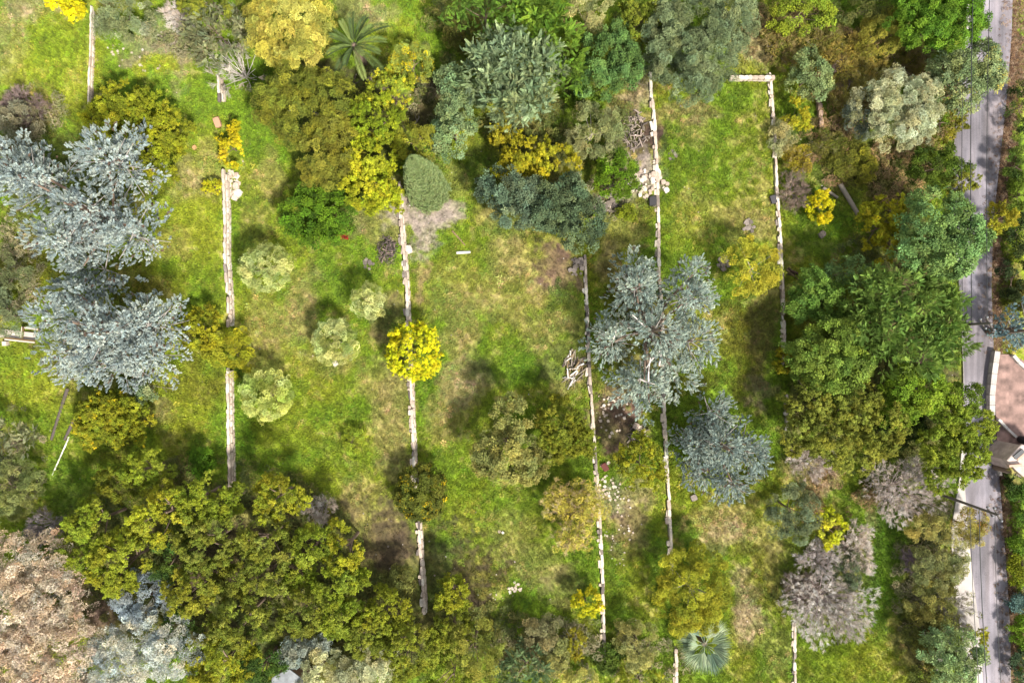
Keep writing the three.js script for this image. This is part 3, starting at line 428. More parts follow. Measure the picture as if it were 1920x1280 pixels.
kerbLine('white kerb curving beside the blue conifer at the right edge', [[1902, 666], [1912, 678], [1930, 694]], 6, ROAD_Y + 0.35, 0.4, 0.8);
kerbLine('crumbling grey kerb below the red driveway along the road', [[1868, 846], [1872, 868], [1878, 892]], 6, ROAD_Y + 0.2, 0.25, 0.7);
{ // pink rendered house corner at the right edge, with flat roof, window slot and step
  const y = ROAD_Y + 2.6, t = thing('house', 'pale pink rendered house corner at the right edge below the driveway', 'house'), o = toW(1888, 868, ROAD_Y); t.position.copy(o);
  const wall = std(col('#ecd6d0', 0.68), 0.9, { map: paveTex }), roofM = std(col('#f0dcd6', 0.68), 0.9, { map: paveTex }), dark = std([0.06, 0.06, 0.065], 0.4), trim = std(col('#d8b4a0', 0.6), 0.9);
  const W = (px, py, yy) => toW(px, py, yy).sub(o), body = [[1888, 862], [1914, 834], [1990, 850], [1990, 930], [1916, 890], [1905, 880]].map(([a, b]) => W(a, b, y));
  const s = new THREE.Shape(body.map(p => new THREE.Vector2(p.x, -p.z))); const g = new THREE.ExtrudeGeometry(s, { depth: 2.6, bevelEnabled: false }); g.rotateX(-Math.PI / 2); part('wall', g, wall, t);
  const r = new THREE.ExtrudeGeometry(s, { depth: 0.12, bevelEnabled: true, bevelSize: 0.06, bevelThickness: 0.03, bevelSegments: 1 }); r.rotateX(-Math.PI / 2); r.translate(0, 2.62, 0); const roof = part('roof', r, roofM, t);
  const box = (n, px, py, yy, lx, ly, lz, yaw, m, par = t) => { const p = W(px, py, yy), b = part(n, new THREE.BoxGeometry(lx, ly, lz), m, par); b.position.copy(p); b.rotation.y = yaw; return b; };
  box('skylight', 1911, 851, y + 0.24, 0.9, 0.12, 0.3, 0.7, dark, roof); box('skylight', 1915, 856, y + 0.24, 0.7, 0.12, 0.16, 0.7, trim, roof);
  box('parapet', 1903, 872, y + 0.3, 1.0, 0.3, 0.16, 0.1, trim, roof);
}
{ const t = thing('wheelie_bin', 'black rounded bin beside the pink house at the right edge', 'bin'), p = onGround(1911, 823); p.y = ROAD_Y + 0.06; t.position.copy(p);
  const blk = std([0.015, 0.016, 0.02], 0.35), g = new THREE.LatheGeometry([[0, 0], [0.26, 0], [0.3, 0.1], [0.36, 0.85], [0.37, 0.95], [0, 0.95]].map(q => new THREE.Vector2(...q)), 20); part('body', g, blk, t);
  part('lid', new THREE.LatheGeometry([[0.4, 0.955], [0.4, 1.0], [0.3, 1.1], [0.12, 1.15], [0, 1.16]].map(q => new THREE.Vector2(...q)), 20), blk, t); const h = part('handle', new THREE.TorusGeometry(0.14, 0.025, 6, 14, Math.PI), std([0.5, 0.5, 0.52], 0.3), t); h.position.set(0.02, 1.13, 0); }
{ // utility poles and the three cables they carry
  const pole = (px, py, hgt, label) => { const b = onGround(px, py), t = thing('utility_pole', label, 'utility pole', 'poles along the road'); t.position.copy(b); const m = std([0.09, 0.075, 0.065], 0.9), st = std([0.25, 0.25, 0.27], 0.5); part('post', limb(V(0, -0.3, 0), V(0, hgt, 0), 0.12, 0.085, 10, 0), m, t);
    for (const [y, l] of [[hgt - 0.25, 1.1], [hgt - 1.0, 0.8]]) { const c = part('crossarm', new THREE.BoxGeometry(0.09, 0.09, l), m, t); c.position.set(0.1, y, 0); c.rotation.y = 0.5; for (const k of [-1, 0.1, 1]) { const i = part('insulator', new THREE.LatheGeometry([[0, 0], [0.05, 0.01], [0.07, 0.05], [0.04, 0.08], [0.06, 0.12], [0, 0.15]].map(q => new THREE.Vector2(...q)), 8), st, t); i.position.set(0.1 + Math.sin(0.5) * k * l * 0.45, y + 0.05, Math.cos(0.5) * k * l * 0.45); } } return b; };
  const A = pole(1742, 919, 7.8, 'dark wooden utility pole rising beside the road below the grey bare bush'), Bp = pole(1730, 611, 7.8, 'utility pole top at the edge of the large fine-leaved green tree');
  const cab = std([0.02, 0.02, 0.022], 0.6), names = ['lowest', 'middle', 'topmost'];
  [[4.9, 1843, 1822, 1812], [5.9, 1857, 1835, 1828], [7.5, 1883, 1850, 1860]].forEach(([h, sx, nx, tx], i) => {
    const a = A.clone().setY(A.y + h), b = Bp.clone().setY(Bp.y + h), c = toW(sx + 4, 1400, A.y + h), d = toW(tx, -120, A.y + h);
    const sag = (p, q, s) => { const r = []; for (let k = 0; k <= 10; k++) { const t = k / 10; r.push(p.clone().lerp(q, t).add(V(0, -4 * s * t * (1 - t), 0))); } return r; };
    [[c, a, 'below the utility pole down to the bottom edge'], [b, d, 'running up the road to the top right edge']].forEach(([p, q, w]) => { const g = new THREE.TubeGeometry(new THREE.CatmullRomCurve3(sag(p, q, 0.25)), 40, i === 1 ? 0.03 : 0.022, 5), m = new THREE.Mesh(g, cab); m.name = numbered('overhead_cable'); m.castShadow = true; m.userData = { label: names[i] + ' of three black overhead cables ' + w, category: 'cable', group: 'overhead cables' }; scene.add(m); });
  });
}
{ // white timber frame on a pale slab at the left edge
  const t = thing('bench_frame', 'white timber frame with pale slab at the left edge beside the blue cedar', 'timber frame'), o = onGround(30, 632); t.position.copy(o);
  const wm = std(col('#f3e4dc', 0.75), 0.8, { map: paveTex }), bm = std(col('#8a6a3c', 0.5), 0.9), Y = o.y + 0.55;
  const bar = (n, x0, y0, x1, y1, yy, w, h, m) => { const a = toW(x0, y0, o.y + yy).sub(o), b = toW(x1, y1, o.y + yy).sub(o), d = b.clone().sub(a), g = part(n, new THREE.BoxGeometry(w, h, d.length()), m, t); g.position.copy(a.lerp(b, 0.5)); g.rotation.y = Math.atan2(d.x, d.z); };
  bar('slab', 4, 624, 66, 631, 0.12, 0.55, 0.24, wm); bar('rail', 8, 636, 64, 642, 0.5, 0.1, 0.08, wm); bar('rail', 8, 633.4, 64, 639, 0.45, 0.09, 0.16, bm); bar('rail', 44, 614, 70, 617.6, 0.5, 0.1, 0.08, wm); bar('cross_rail', 43, 612, 41, 634, 0.54, 0.1, 0.1, bm); bar('cross_rail', 41, 612, 39, 633, 0.42, 0.08, 0.1, wm); bar('foot', 10, 640, 10.4, 648, 0.2, 0.3, 0.4, wm); bar('post', 2, 629, 9, 630, 0.3, 0.24, 0.6, wm); }
{ // corner of a pale flat roof under the bottom trees
  const t = thing('shed', 'corner of a pale grey shed roof under silvery trees, bottom edge', 'shed'), o = onGround(535, 1266); t.position.copy(o);
  const y = o.y + 2.2, s = new THREE.Shape([[512, 1272], [540, 1256], [585, 1290], [560, 1330], [505, 1300]].map(([a, b]) => { const p = toW(a, b, y).sub(o); return new THREE.Vector2(p.x, -p.z); })), g = new THREE.ExtrudeGeometry(s, { depth: 2.1, bevelEnabled: false }); g.rotateX(-Math.PI / 2); part('wall', g, std(col('#c9a08c', 0.5), 0.9), t);
  const r = new THREE.ExtrudeGeometry(s, { depth: 0.08, bevelEnabled: true, bevelSize: 0.1, bevelThickness: 0.02 }); r.rotateX(-Math.PI / 2); r.translate(0, 2.12, 0); part('roof', r, std(col('#aab0b8', 0.6), 0.6, { map: paveTex }), t); }

// ------------------------------------------------------------------ logs, piles, rocks
const WOOD = { pale: std(col('#e6d6c4', 0.6), 0.85, { map: barkTex }), grey: std(col('#9a8a86', 0.55), 0.9, { map: barkTex }), brown: std(col('#8b6a52', 0.5), 0.9, { map: barkTex }), white: std(col('#f2ece4', 0.7), 0.8), tan: std(col('#d9b98a', 0.6), 0.85, { map: barkTex }) };
function log(label, x0, y0, x1, y1, wpx, mat, opt = {}) { const R = rng(++seedN), a = onGround(x0, y0), b = onGround(x1, y1), r = wpx * (H - a.y) / F / 2, t = thing(opt.name ?? 'log', label, opt.cat ?? 'log', opt.group); t.position.copy(a); b.sub(a).add(V(0, r * 0.8, 0)); part('stem', limb(V(0, r * 0.8, 0), b, r, r * (opt.taper ?? 0.7), 9, opt.bend ?? 0.08, R), mat, t); for (const [k, ang, l] of opt.forks ?? []) { const d = b.clone().normalize(), q = b.clone().multiplyScalar(k), e = d.applyAxisAngle(UP, ang).multiplyScalar(l); part('fork', limb(q, q.clone().add(e).add(V(0, 0.15, 0)), r * 0.6, r * 0.2, 6, 0.2, R), mat, t); } return t; }
log('long dark fallen log in the grass below the left cedar', 128, 728, 97, 824, 7, WOOD.grey, { group: 'fallen logs' });
log('grey fallen pole left of the round yellow-green shrub', 140, 786, 122, 824, 7, WOOD.grey, { group: 'fallen logs' });
log('thin white pole lying in the grass at the left', 130, 818, 98, 890, 3, WOOD.white, { name: 'pole', cat: 'pole', taper: 0.9 });
log('short pale log lying diagonally beside the gravel patch', 848, 433, 872, 460, 4.5, WOOD.tan, { group: 'fallen logs' });
log('short white log lying level below the diagonal one', 856, 474, 882, 473, 5.5, WOOD.white, { group: 'fallen logs', taper: 0.9 });
log('long weathered plank leaning in grass right of the yellow ball shrub', 1574, 346, 1612, 410, 9, WOOD.pale, { name: 'plank', cat: 'plank', taper: 0.9 });
log('short grey plank beside the yellow ball shrub', 1543, 352, 1570, 371, 6, WOOD.pale, { name: 'plank', cat: 'plank', taper: 0.9 });
log('curved grey fallen branch below the feather palm', 642, 170, 680, 150, 4, WOOD.grey, { name: 'fallen_branch', cat: 'branch', bend: 1.2, forks: [[0.1, 2.2, 1.0], [0.5, 0.7, 0.8]] });
log('bleached forked branch in the grass right of the left cedar', 276, 722, 322, 728, 2.6, WOOD.pale, { name: 'fallen_branch', cat: 'branch', forks: [[0.3, 0.9, 0.7], [0.6, -0.6, 0.6], [0.2, -0.9, 0.8]] });
log('white thin broken branch by the blue-green saplings', 777, 234, 786, 220, 3, WOOD.pale, { name: 'fallen_branch', cat: 'branch', forks: [[0.5, 0.8, 0.5]] });
log('dark root stump sticking up below the left cedar', 181, 742, 186, 722, 5, WOOD.brown, { name: 'stump', cat: 'stump', bend: 0.5 });
function heap(name, category, label, px, py, rx, ry, n, len, mats, pieceName, opt = {}) { // pile of sticks, each a part
  const R = rng(++seedN), o = onGround(px, py), s = (H - o.y) / F, t = thing(name, label, category); t.position.copy(o);
  for (let i = 0; i < n; i++) { const a = R() * 6.283, k = Math.sqrt(R()), x = Math.cos(a) * rx * s * k, z = Math.sin(a) * ry * s * k, L = len * (0.5 + 0.8 * R()), th = (opt.dir ?? R() * 6.283) + (R() - .5) * (opt.spread ?? 6), d = V(Math.cos(th), (R() - .5) * 0.3, Math.sin(th)).multiplyScalar(L / 2), y = groundH(o.x + x, o.z + z) - o.y + 0.05 + (opt.h ?? 0.35) * (1 - k) * R(), c = V(x, y, z), r = (opt.r ?? 0.045) * (0.6 + 0.9 * R());
    part(pieceName, limb(c.clone().sub(d), c.clone().add(d), r, r * 0.7, 6, L * 0.12, R), mats[Math.floor(R() * mats.length)], t); }
  return t;
}
heap('wood_pile', 'wood pile', 'heap of split pale firewood and sticks beside the middle wall', 1074, 690, 22, 30, 64, 0.75, [WOOD.pale, WOOD.white, WOOD.tan, WOOD.grey, WOOD.pale], 'stick', { dir: 2.2, spread: 1.9, r: 0.05 });
heap('brush_pile', 'brush pile', 'grey-mauve heap of cut brushwood left of the long wall', 726, 470, 19, 26, 170, 0.55, [WOOD.grey, std(col('#b5998f', 0.55), 0.9), WOOD.grey], 'twig_piece', { h: 0.9, r: 0.025 });
heap('plank_heap', 'debris heap', 'heap of broken boards and rubble at the top of the white-topped wall', 1190, 244, 24, 36, 110, 0.6, [WOOD.grey, WOOD.pale, std(col('#c9b2a6', 0.55), 0.9)], 'board', { r: 0.045 });
heap('branch_heap', 'debris heap', 'small heap of grey broken branches on bare soil below the large cedar', 1192, 815, 18, 16, 30, 0.9, [WOOD.grey, WOOD.pale], 'stick', { r: 0.05 });
heap('log_heap', 'wood pile', 'few split logs in the grass left of the round dark green tree', 1491, 512, 9, 7, 6, 1.0, [WOOD.brown, WOOD.tan], 'split_log', { dir: 0.6, spread: 0.6, r: 0.08 });
function rock(label, px, py, rx, ry, mats = stoneMats, name = 'rock') { const R = rng(++seedN), o = onGround(px, py), s = (H - o.y) / F, m = new THREE.Mesh(stoneGeos[Math.floor(R() * 8)], mats[Math.floor(R() * mats.length)]); m.name = numbered(name); m.position.copy(o).add(V(0, Math.min(rx, ry) * s * 0.35, 0)); m.scale.set(rx * 2 * s, Math.min(rx, ry) * 1.4 * s, ry * 2 * s); m.rotation.y = R() * 0.8; m.castShadow = m.receiveShadow = true; m.userData = { label, category: 'rock', group: 'loose rocks' }; scene.add(m); }
function rubble(label, spots, mats = stoneMats) { const R = rng(++seedN), o = onGround(spots[0][0], spots[0][1]), t = thing('rubble_heap', label, 'rubble'); t.position.copy(o); for (const [px, py, rx, ry, n, sz] of spots) for (let i = 0; i < n; i++) { const a = R() * 6.283, k = Math.sqrt(R()), p = onGround(px + Math.cos(a) * rx * k, py + Math.sin(a) * ry * k), z = sz * (0.5 + R()) * 1.0; stone(t, R, p.x - o.x, p.y - o.y + z * 0.25, p.z - o.z, z * (0.8 + 0.5 * R()), z * 0.7, z, R() * 6, mats); } }
rubble('tumbled pale stones where the left wall has collapsed', [[432, 344, 17, 24, 80, 0.22], [443, 360, 6, 12, 8, 0.4]]);
rubble('pale rubble and blocks spilled around the gap in the white-topped wall', [[1205, 345, 32, 26, 70, 0.22], [1245, 350, 8, 10, 5, 0.3], [1230, 335, 10, 16, 12, 0.28]]);
rubble('grey stony rubble left of the collapsed white wall', [[1140, 384, 32, 18, 60, 0.26]], [...greyStone, stoneMats[3]]);
rubble('scattered white stones on the strip between the two middle walls', [[1140, 915, 22, 24, 40, 0.16], [1165, 935, 24, 40, 30, 0.13], [1160, 1020, 32, 44, 26, 0.11], [1135, 870, 8, 10, 10, 0.18]]);
rubble('loose pale stones on bare soil right of the wood pile', [[1150, 780, 34, 40, 40, 0.16], [1195, 808, 14, 12, 10, 0.3]]);
rubble('scattered chalky stones under the bushes at top left', [[310, 74, 26, 14, 20, 0.17], [225, 90, 24, 34, 18, 0.12], [275, 110, 36, 24, 18, 0.12]]);
rubble('pinkish stone scatter in the lower middle grass', [[966, 1104, 12, 14, 22, 0.16], [920, 1118, 12, 8, 5, 0.12], [940, 995, 6, 6, 2, 0.16]]);
rubble('grey stone scatter at the upper end of the narrow block wall', [[1080, 500, 14, 18, 26, 0.26]], greyStone);
rubble('dark grey stone pile left of the yellow-green tree in the walled plot', [[1356, 494, 10, 15, 34, 0.24]], greyStone); rubble('small grey stone pile in the walled plot above the yellow-green tree', [[1403, 424, 10, 12, 30, 0.22]], greyStone);
rock('white square block just right of the white-topped wall gap', 1249, 357, 5, 5, [stoneMats[2]]); rock('black burnt stump on the white-topped wall below the gap', 1223, 377, 7, 9, [std([0.03, 0.028, 0.03], 0.9)], 'burnt_stump'); rock('black stain-dark stone on the right block wall', 1449, 374, 6, 8, [std([0.05, 0.045, 0.05], 0.9)]);
rock('pink tile-like stone at the upper end of the collapsed left wall', 408, 230, 6, 10, [std(col('#d8a282', 0.6), 0.9)]); rock('single pale stone left of the lower olive tree', 629, 681, 5, 5); rubble('few grey stones beside the brush pile by the long wall', [[693, 494, 11, 10, 12, 0.24]], greyStone); rock('pale rock on the gravel patch corner beside the long wall', 766, 468, 7, 8); rubble('grey-white stones in the walled plot right of the white-topped wall', [[1262, 290, 8, 12, 10, 0.2]], greyStone); rock('flat grey rock in the grass below the yellow ball shrub', 1540, 440, 7, 6, greyStone); rock('small orange-pink stone above the small yellow shrub', 365, 277, 4, 4, [std(col('#e0a878', 0.6), 0.9)]);
rock('pale stone at the mouth of the bin end of the kerb', 1875, 790, 4, 3, [stoneMats[2]]); rock('dark red stone at top of the white stone scatter', 1134, 875, 6, 8, [std(col('#7a4038', 0.5), 0.9)]); rock('brownish rock by the feet of the thin golden tree', 1300, 932, 6, 6, greyStone);
// ------------------------------------------------------------------ trees, shrubs, palms (photo pixel of the crown, radii, height in metres)
const YG = ['#8c9a26', '#74881e', '#a0aa38'], YO = ['#868a2c', '#707822', '#989a40'], BR = ['#ece41c', '#dcd418', '#f2e830'], OL = ['#bec878', '#92a050', '#d6da8c', '#74843c'], GR = ['#4f8a1e', '#5f9a2a', '#3f7418'], DG = ['#3e6a24', '#4f7a30', '#35581e'], GG = ['#7f9464', '#6c8256', '#94a878'], BG = ['#6f9478', '#5a7f68', '#86a88a'], SG = ['#b8b890', '#9fa484', '#ccc8a4'], GO = ['#c09a2c', '#a8842a', '#d2b044'], GB = ['#a98e4a', '#8f7a3c', '#bca05c'], TW = ['#d0beb2', '#bcaa9e', '#e0d2c6'], GT = ['#a89c74', '#94875f', '#b8ad88'], BLU = ['#c0d0ca', '#a0b6b2', '#dae6da', '#80969a'], BL2 = ['#c2d4c4', '#a8beb2', '#d8e4d0', '#90a89e'];
const tree = (k, l, ...a) => plant(k, 'broadleaf_tree', 'tree', l, ...a), bush = (k, l, ...a) => plant(k, 'shrub', 'shrub', l, ...a);

// blue cedars
cedar('blue_cedar', 'upper of the two pale blue cedars at the left edge', [[170, 395, 82], [215, 305, 84, 0.92], [55, 335, 88, 0.9], [245, 440, 72, 0.85], [120, 450, 80, 0.9], [168, 500, 60, 0.75], [20, 300, 60, 0.8]], 9, BLU, { group: 'blue cedars' });
cedar('blue_cedar', 'lower of the two pale blue cedars at the left edge', [[205, 625, 82], [275, 610, 76, 0.9], [125, 600, 76, 0.9], [130, 660, 72, 0.85], [200, 685, 66, 0.8], [265, 665, 62, 0.78], [150, 545, 56, 0.8]], 9, BLU, { group: 'blue cedars' });
cedar('blue_cedar', 'largest blue-green cedar over the middle wall, with bleached bare branches', [[1225, 620, 84], [1190, 545, 66, 0.85], [1285, 560, 58, 0.85], [1292, 640, 68, 0.85], [1150, 640, 58, 0.7], [1205, 715, 72, 0.75], [1262, 700, 56, 0.75], [1296, 512, 34, 0.75], [1190, 495, 36, 0.65], [1215, 760, 28, 0.5]], 8.5, BL2, { group: 'blue cedars', bare: [[1216, 715, 1220, 670, 5.5], [1220, 675, 1238, 657, 5.8], [1236, 685, 1240, 658, 5.8], [1200, 710, 1228, 720, 5.2], [1207, 610, 1186, 590, 6.4], [1150, 635, 1156, 610, 5], [1222, 672, 1212, 690, 5.6]], rust: 0.04 });
cedar('blue_cedar', 'smaller blue-grey cedar right of the middle, below the large one', [[1350, 835, 64], [1340, 775, 48, 0.85], [1402, 850, 54, 0.85], [1300, 840, 50, 0.8], [1368, 900, 50, 0.75], [1320, 885, 44, 0.7]], 7, ['#acc0b4', '#92a8a2', '#c2d0c0', '#7c928e'], { group: 'blue cedars' });
cedar('blue_cedar', 'small blue conifer at the right edge above the red driveway', [[1905, 620, 36], [1930, 600, 40]], 5, ['#8fb4b4', '#6f949a'], { group: 'blue cedars' });

// four pale olive trees, yellow trees, lone trees on the terraces
plant('ball', 'olive_tree', 'olive tree', 'pale olive tree nearest the left wall, upper one', 501, 502, 41, 39, 3.4, OL, { group: 'pale olive trees' });
plant('ball', 'olive_tree', 'olive tree', 'pale olive tree nearest the left wall, lower one', 500, 741, 43, 41, 3.4, ['#ced876', '#a0b44c', '#dee68e', '#82983e'], { group: 'pale olive trees' });
plant('ball', 'olive_tree', 'olive tree', 'larger of the two pale olive trees beside each other mid-terrace', 629, 641, 36, 36, 3.2, OL, { group: 'pale olive trees' });
plant('ball', 'olive_tree', 'olive tree', 'smallest pale olive tree, close to the long wall', 691, 566, 26, 29, 3.0, ['#c8d07c', '#a0aa54', '#dce094', '#869044'], { group: 'pale olive trees' });
plant('mimosa', 'yellow_tree', 'tree', 'bright yellow round tree standing over the long wall', 776, 660, 45, 51, 3.6, BR, { n: 60, lr: 0.22, even: 1, dens: 1.3, bloom: [0.3, [leafCol('#b4b41c'), leafCol('#d0b01c'), leafCol('#8c981c')]] });
plant('mimosa', 'yellow_tree', 'tree', 'bright yellow small tree at the lower middle wall', 1099, 1128, 32, 23, 2.0, ['#dcc61c', '#c4b01e', '#ecd840']);
plant('mimosa', 'yellow_tree', 'tree', 'small bright yellow ball shrub beside the planks at upper right', 1536, 387, 26, 28, 1.8, ['#dcc418', '#c6a818']);
plant('mimosa', 'yellow_tree', 'tree', 'yellow flowering crown cut by the top edge at far left', 120, 10, 30, 20, 3.2, ['#f0d414', '#dcb814'], { subs: [[102, 2, 14], [142, 20, 20], [128, -12, 24]], n: 16 });
plant('mimosa', 'yellow_tree', 'tree', 'lemon yellow crown at the edge of the grey leafless thicket', 1549, 985, 30, 34, 3.4, ['#d6d428', '#bcc224', '#e4e04c'], { n: 36 });
tree('airy', 'yellow-green airy tree in the walled plot beside the grey boulder', 1412, 505, 46, 50, 3.6, ['#c4b03a', '#b0a83a', '#d2bc3c'], { dens: 0.95, nb: 8, bark: 'pale' });
tree('dense', 'dark round tree with orange fruit standing over the long wall', 788, 922, 42, 46, 3.2, ['#626a20', '#525c1c', '#76762a'], { even: 1, dens: 1.6, lr: 0.24, n: 56, bloom: [0.10, [leafCol('#d8981c'), leafCol('#c8a030')]] });
tree('leafy', 'olive-brown tree in the lower middle terrace, left of a yellow-green one', 952, 825, 66, 72, 4.6, ['#a09450', '#8c8446', '#b4a65e'], { subs: [[950, 850, 58, 48], [958, 780, 38], [910, 850, 24], [995, 870, 30]], dens: 0.85, nb: 7 });
tree('clumpy', 'yellow-green tree touching the middle wall, right of the olive-brown one', 1062, 800, 56, 50, 4.0, ['#8a8a24', '#767a1c', '#9a9632'], { subs: [[1050, 790, 42], [1085, 825, 34], [1030, 840, 30]] });
brush('thin_tree', 'tree', 'thin golden half-bare tree leaning over the lower middle wall', 1076, 965, 62, 74, 3.6, ['#c4aa78', '#b09a6c', '#d2ba84'], { leaf: [0.6, ['#ccb04e', '#bca24a', '#d8bc5c']], dens: 70, stems: 24, bark: 'dark' });
tree('clumpy', 'yellow-green crown between the two middle walls beside the small cedar', 1200, 870, 50, 46, 3.6, ['#9a9420', '#86861a', '#aaa02c'], { dens: 0.9 });
tree('airy', 'broad yellow-green fine-leaved tree above the fan palm', 1297, 1105, 70, 74, 4.2, ['#a8a02a', '#908c28', '#b8ae34'], { dens: 1.0, nb: 9, bark: 'grey' });
fanPalm('grey-green fan palm at the bottom right of the middle', 1322, 1208, 48, 2.0, ['#a4b490', '#8ea07c', '#bcc8a2', '#7c927a'], 'palms');
fanPalm('small tan-green palm in the dark hedge below the pink house', 1907, 886, 20, 2.4, ['#b8ac62', '#9aa050'], 'palms', 14);
featherPalm('feather palm with arching fronds near the top, left of centre', 663, 84, 60, 3.2, ['#62743c', '#728444', '#54663a', '#8c9a54'], 'palms');

// upper left
bush('airy', 'grey-green twiggy bush at the top edge, left', 240, 32, 56, 44, 2.6, ['#8a9464', '#7c885a', '#a09c78'], { dens: 0.85 });
bush('clumpy', 'dense yellow-green bush directly above the upper blue cedar', 258, 240, 88, 62, 3.4, ['#98981c', '#80861a', '#aaa428'], { subs: [[235, 215, 56, 50], [285, 235, 52, 52], [325, 250, 34], [310, 300, 34], [200, 225, 38], [270, 275, 50]] });
brush('bare_bush', 'shrub', 'brown-mauve bare bush at the left edge above the cedars', 42, 202, 46, 34, 1.6, ['#97807a', '#85706a'], { dens: 80 });
bush('airy', 'grey-olive bush at the left edge touching the upper cedar', 40, 238, 52, 46, 2.4, ['#8f8a6c', '#7e7a5c', '#a09a7a'], { dens: 0.8 });
brush('bare_bush', 'shrub', 'grey bare bush at the top edge beside the olive tree', 338, 30, 28, 26, 2.0, TW, { dens: 70 });
tree('clumpy', 'olive-green crown cut by the top edge left of the golden tree', 390, -6, 80, 36, 4.4, ['#84862a', '#747820', '#94922e']);
tree('wispy', 'grey-olive wispy tree left of the golden tree at the top', 408, 62, 56, 58, 3.6, ['#94946a', '#86885c', '#a6a27c'], { dens: 0.9 });
brush('bare_tree', 'tree', 'leafless pale-branched tree below the wispy tree, upper left', 445, 128, 52, 52, 3.0, ['#c4b6aa', '#b0a296', '#d4c8bc'], { dens: 4, stems: 20, bark: 'pale', ts: 0.7, long: 1 });
tree('olive', 'golden-brown fine-leaved tree at the top left of the palm', 540, 48, 80, 76, 4.6, ['#c2aa4c', '#ae9a48', '#d2bc60'], { n: 50 });
bush('mimosa', 'orange-yellow bush above the collapsed left wall', 434, 276, 24, 40, 1.8, ['#d8ae18', '#c49a18', '#e4c02c'], { n: 36 });
bush('mimosa', 'tiny yellow-green bush beside the collapsed left wall', 399, 349, 15, 14, 1.0, ['#c4b820', '#b0a81c'], { n: 16, cs: 0.22 });
bush('clumpy', 'yellow-green bush on the left wall, touching the lower cedar', 382, 618, 40, 40, 2.4, ['#a2981c', '#8c861a', '#b4a628'], { n: 40 });
bush('airy', 'broader yellow-green bush over the left wall, right one of a pair', 432, 658, 46, 40, 2.2, ['#aaa022', '#969020', '#b8ac34'], { dens: 1.2 });
bush('clumpy', 'round yellow-green bush with orange tips below the left cedar', 210, 792, 68, 52, 2.8, ['#94921e', '#7f821a', '#a69e2a'], { n: 60, bloom: [0.04, [leafCol('#d0a020')]], subs: [[190, 790, 48, 46], [235, 790, 44, 42], [210, 760, 40, 26]] });
bush('dense', 'small grey-green sapling under the lower edge of the left cedar', 262, 738, 24, 20, 1.6, GG, { n: 16, cs: 0.26 });
tree('olive', 'grey-green tree at the left edge above the white frame', 8, 590, 36, 46, 3.2, ['#7c8c64', '#6c7c58'], { });
tree('olive', 'dark grey-green tree at the left edge beside the cedars', 6, 520, 40, 44, 3.2, ['#6e7c50', '#5e6c44'], { });
tree('wispy', 'greyish wispy tree at the left edge below the fallen logs', 18, 830, 42, 44, 3.0, ['#a0a078', '#8c8e64'], { dens: 0.9 });
tree('olive', 'olive-green tree at the left edge above the pinkish tree', 20, 915, 52, 60, 3.4, ['#8c9250', '#7a8246', '#9ea064']);
brush('bare_bush', 'shrub', 'grey bare bush between the left edge and the olive-yellow grove', 84, 985, 32, 30, 2.0, ['#9c9090', '#8a7e7e'], { dens: 80, bark: 'pale' });

// lower left grove
tree('olive', 'large pinkish-cream tree filling the bottom left corner', 60, 1140, 120, 150, 6.0, ['#e0cdb0', '#ccb598', '#c4a48c', '#b4a68c'], { subs: [[60, 1050, 70, 56], [100, 1120, 66, 60], [30, 1150, 80], [90, 1210, 76], [20, 1250, 70], [120, 1260, 50], [130, 1060, 34]], bark: 'grey', nb: 10, n: 70, lr: 0.22, cs: 0.4, dens: 0.72 });
tree('airy', 'silvery white tree at the bottom beside the pinkish corner tree', 270, 1210, 96, 82, 5.2, ['#cfd2c2', '#b4bab0', '#dedcc6', '#98a2a0'], { subs: [[290, 1190, 66, 48], [250, 1230, 70, 56], [330, 1215, 46], [215, 1255, 50]], dens: 0.9, nb: 8, bark: 'grey', n: 56, lr: 0.22 });
tree('airy', 'grey-blue crown just above the silvery white tree', 272, 1120, 52, 46, 4.4, ['#94a2a4', '#829094', '#a8b2b0'], { dens: 1.0 });
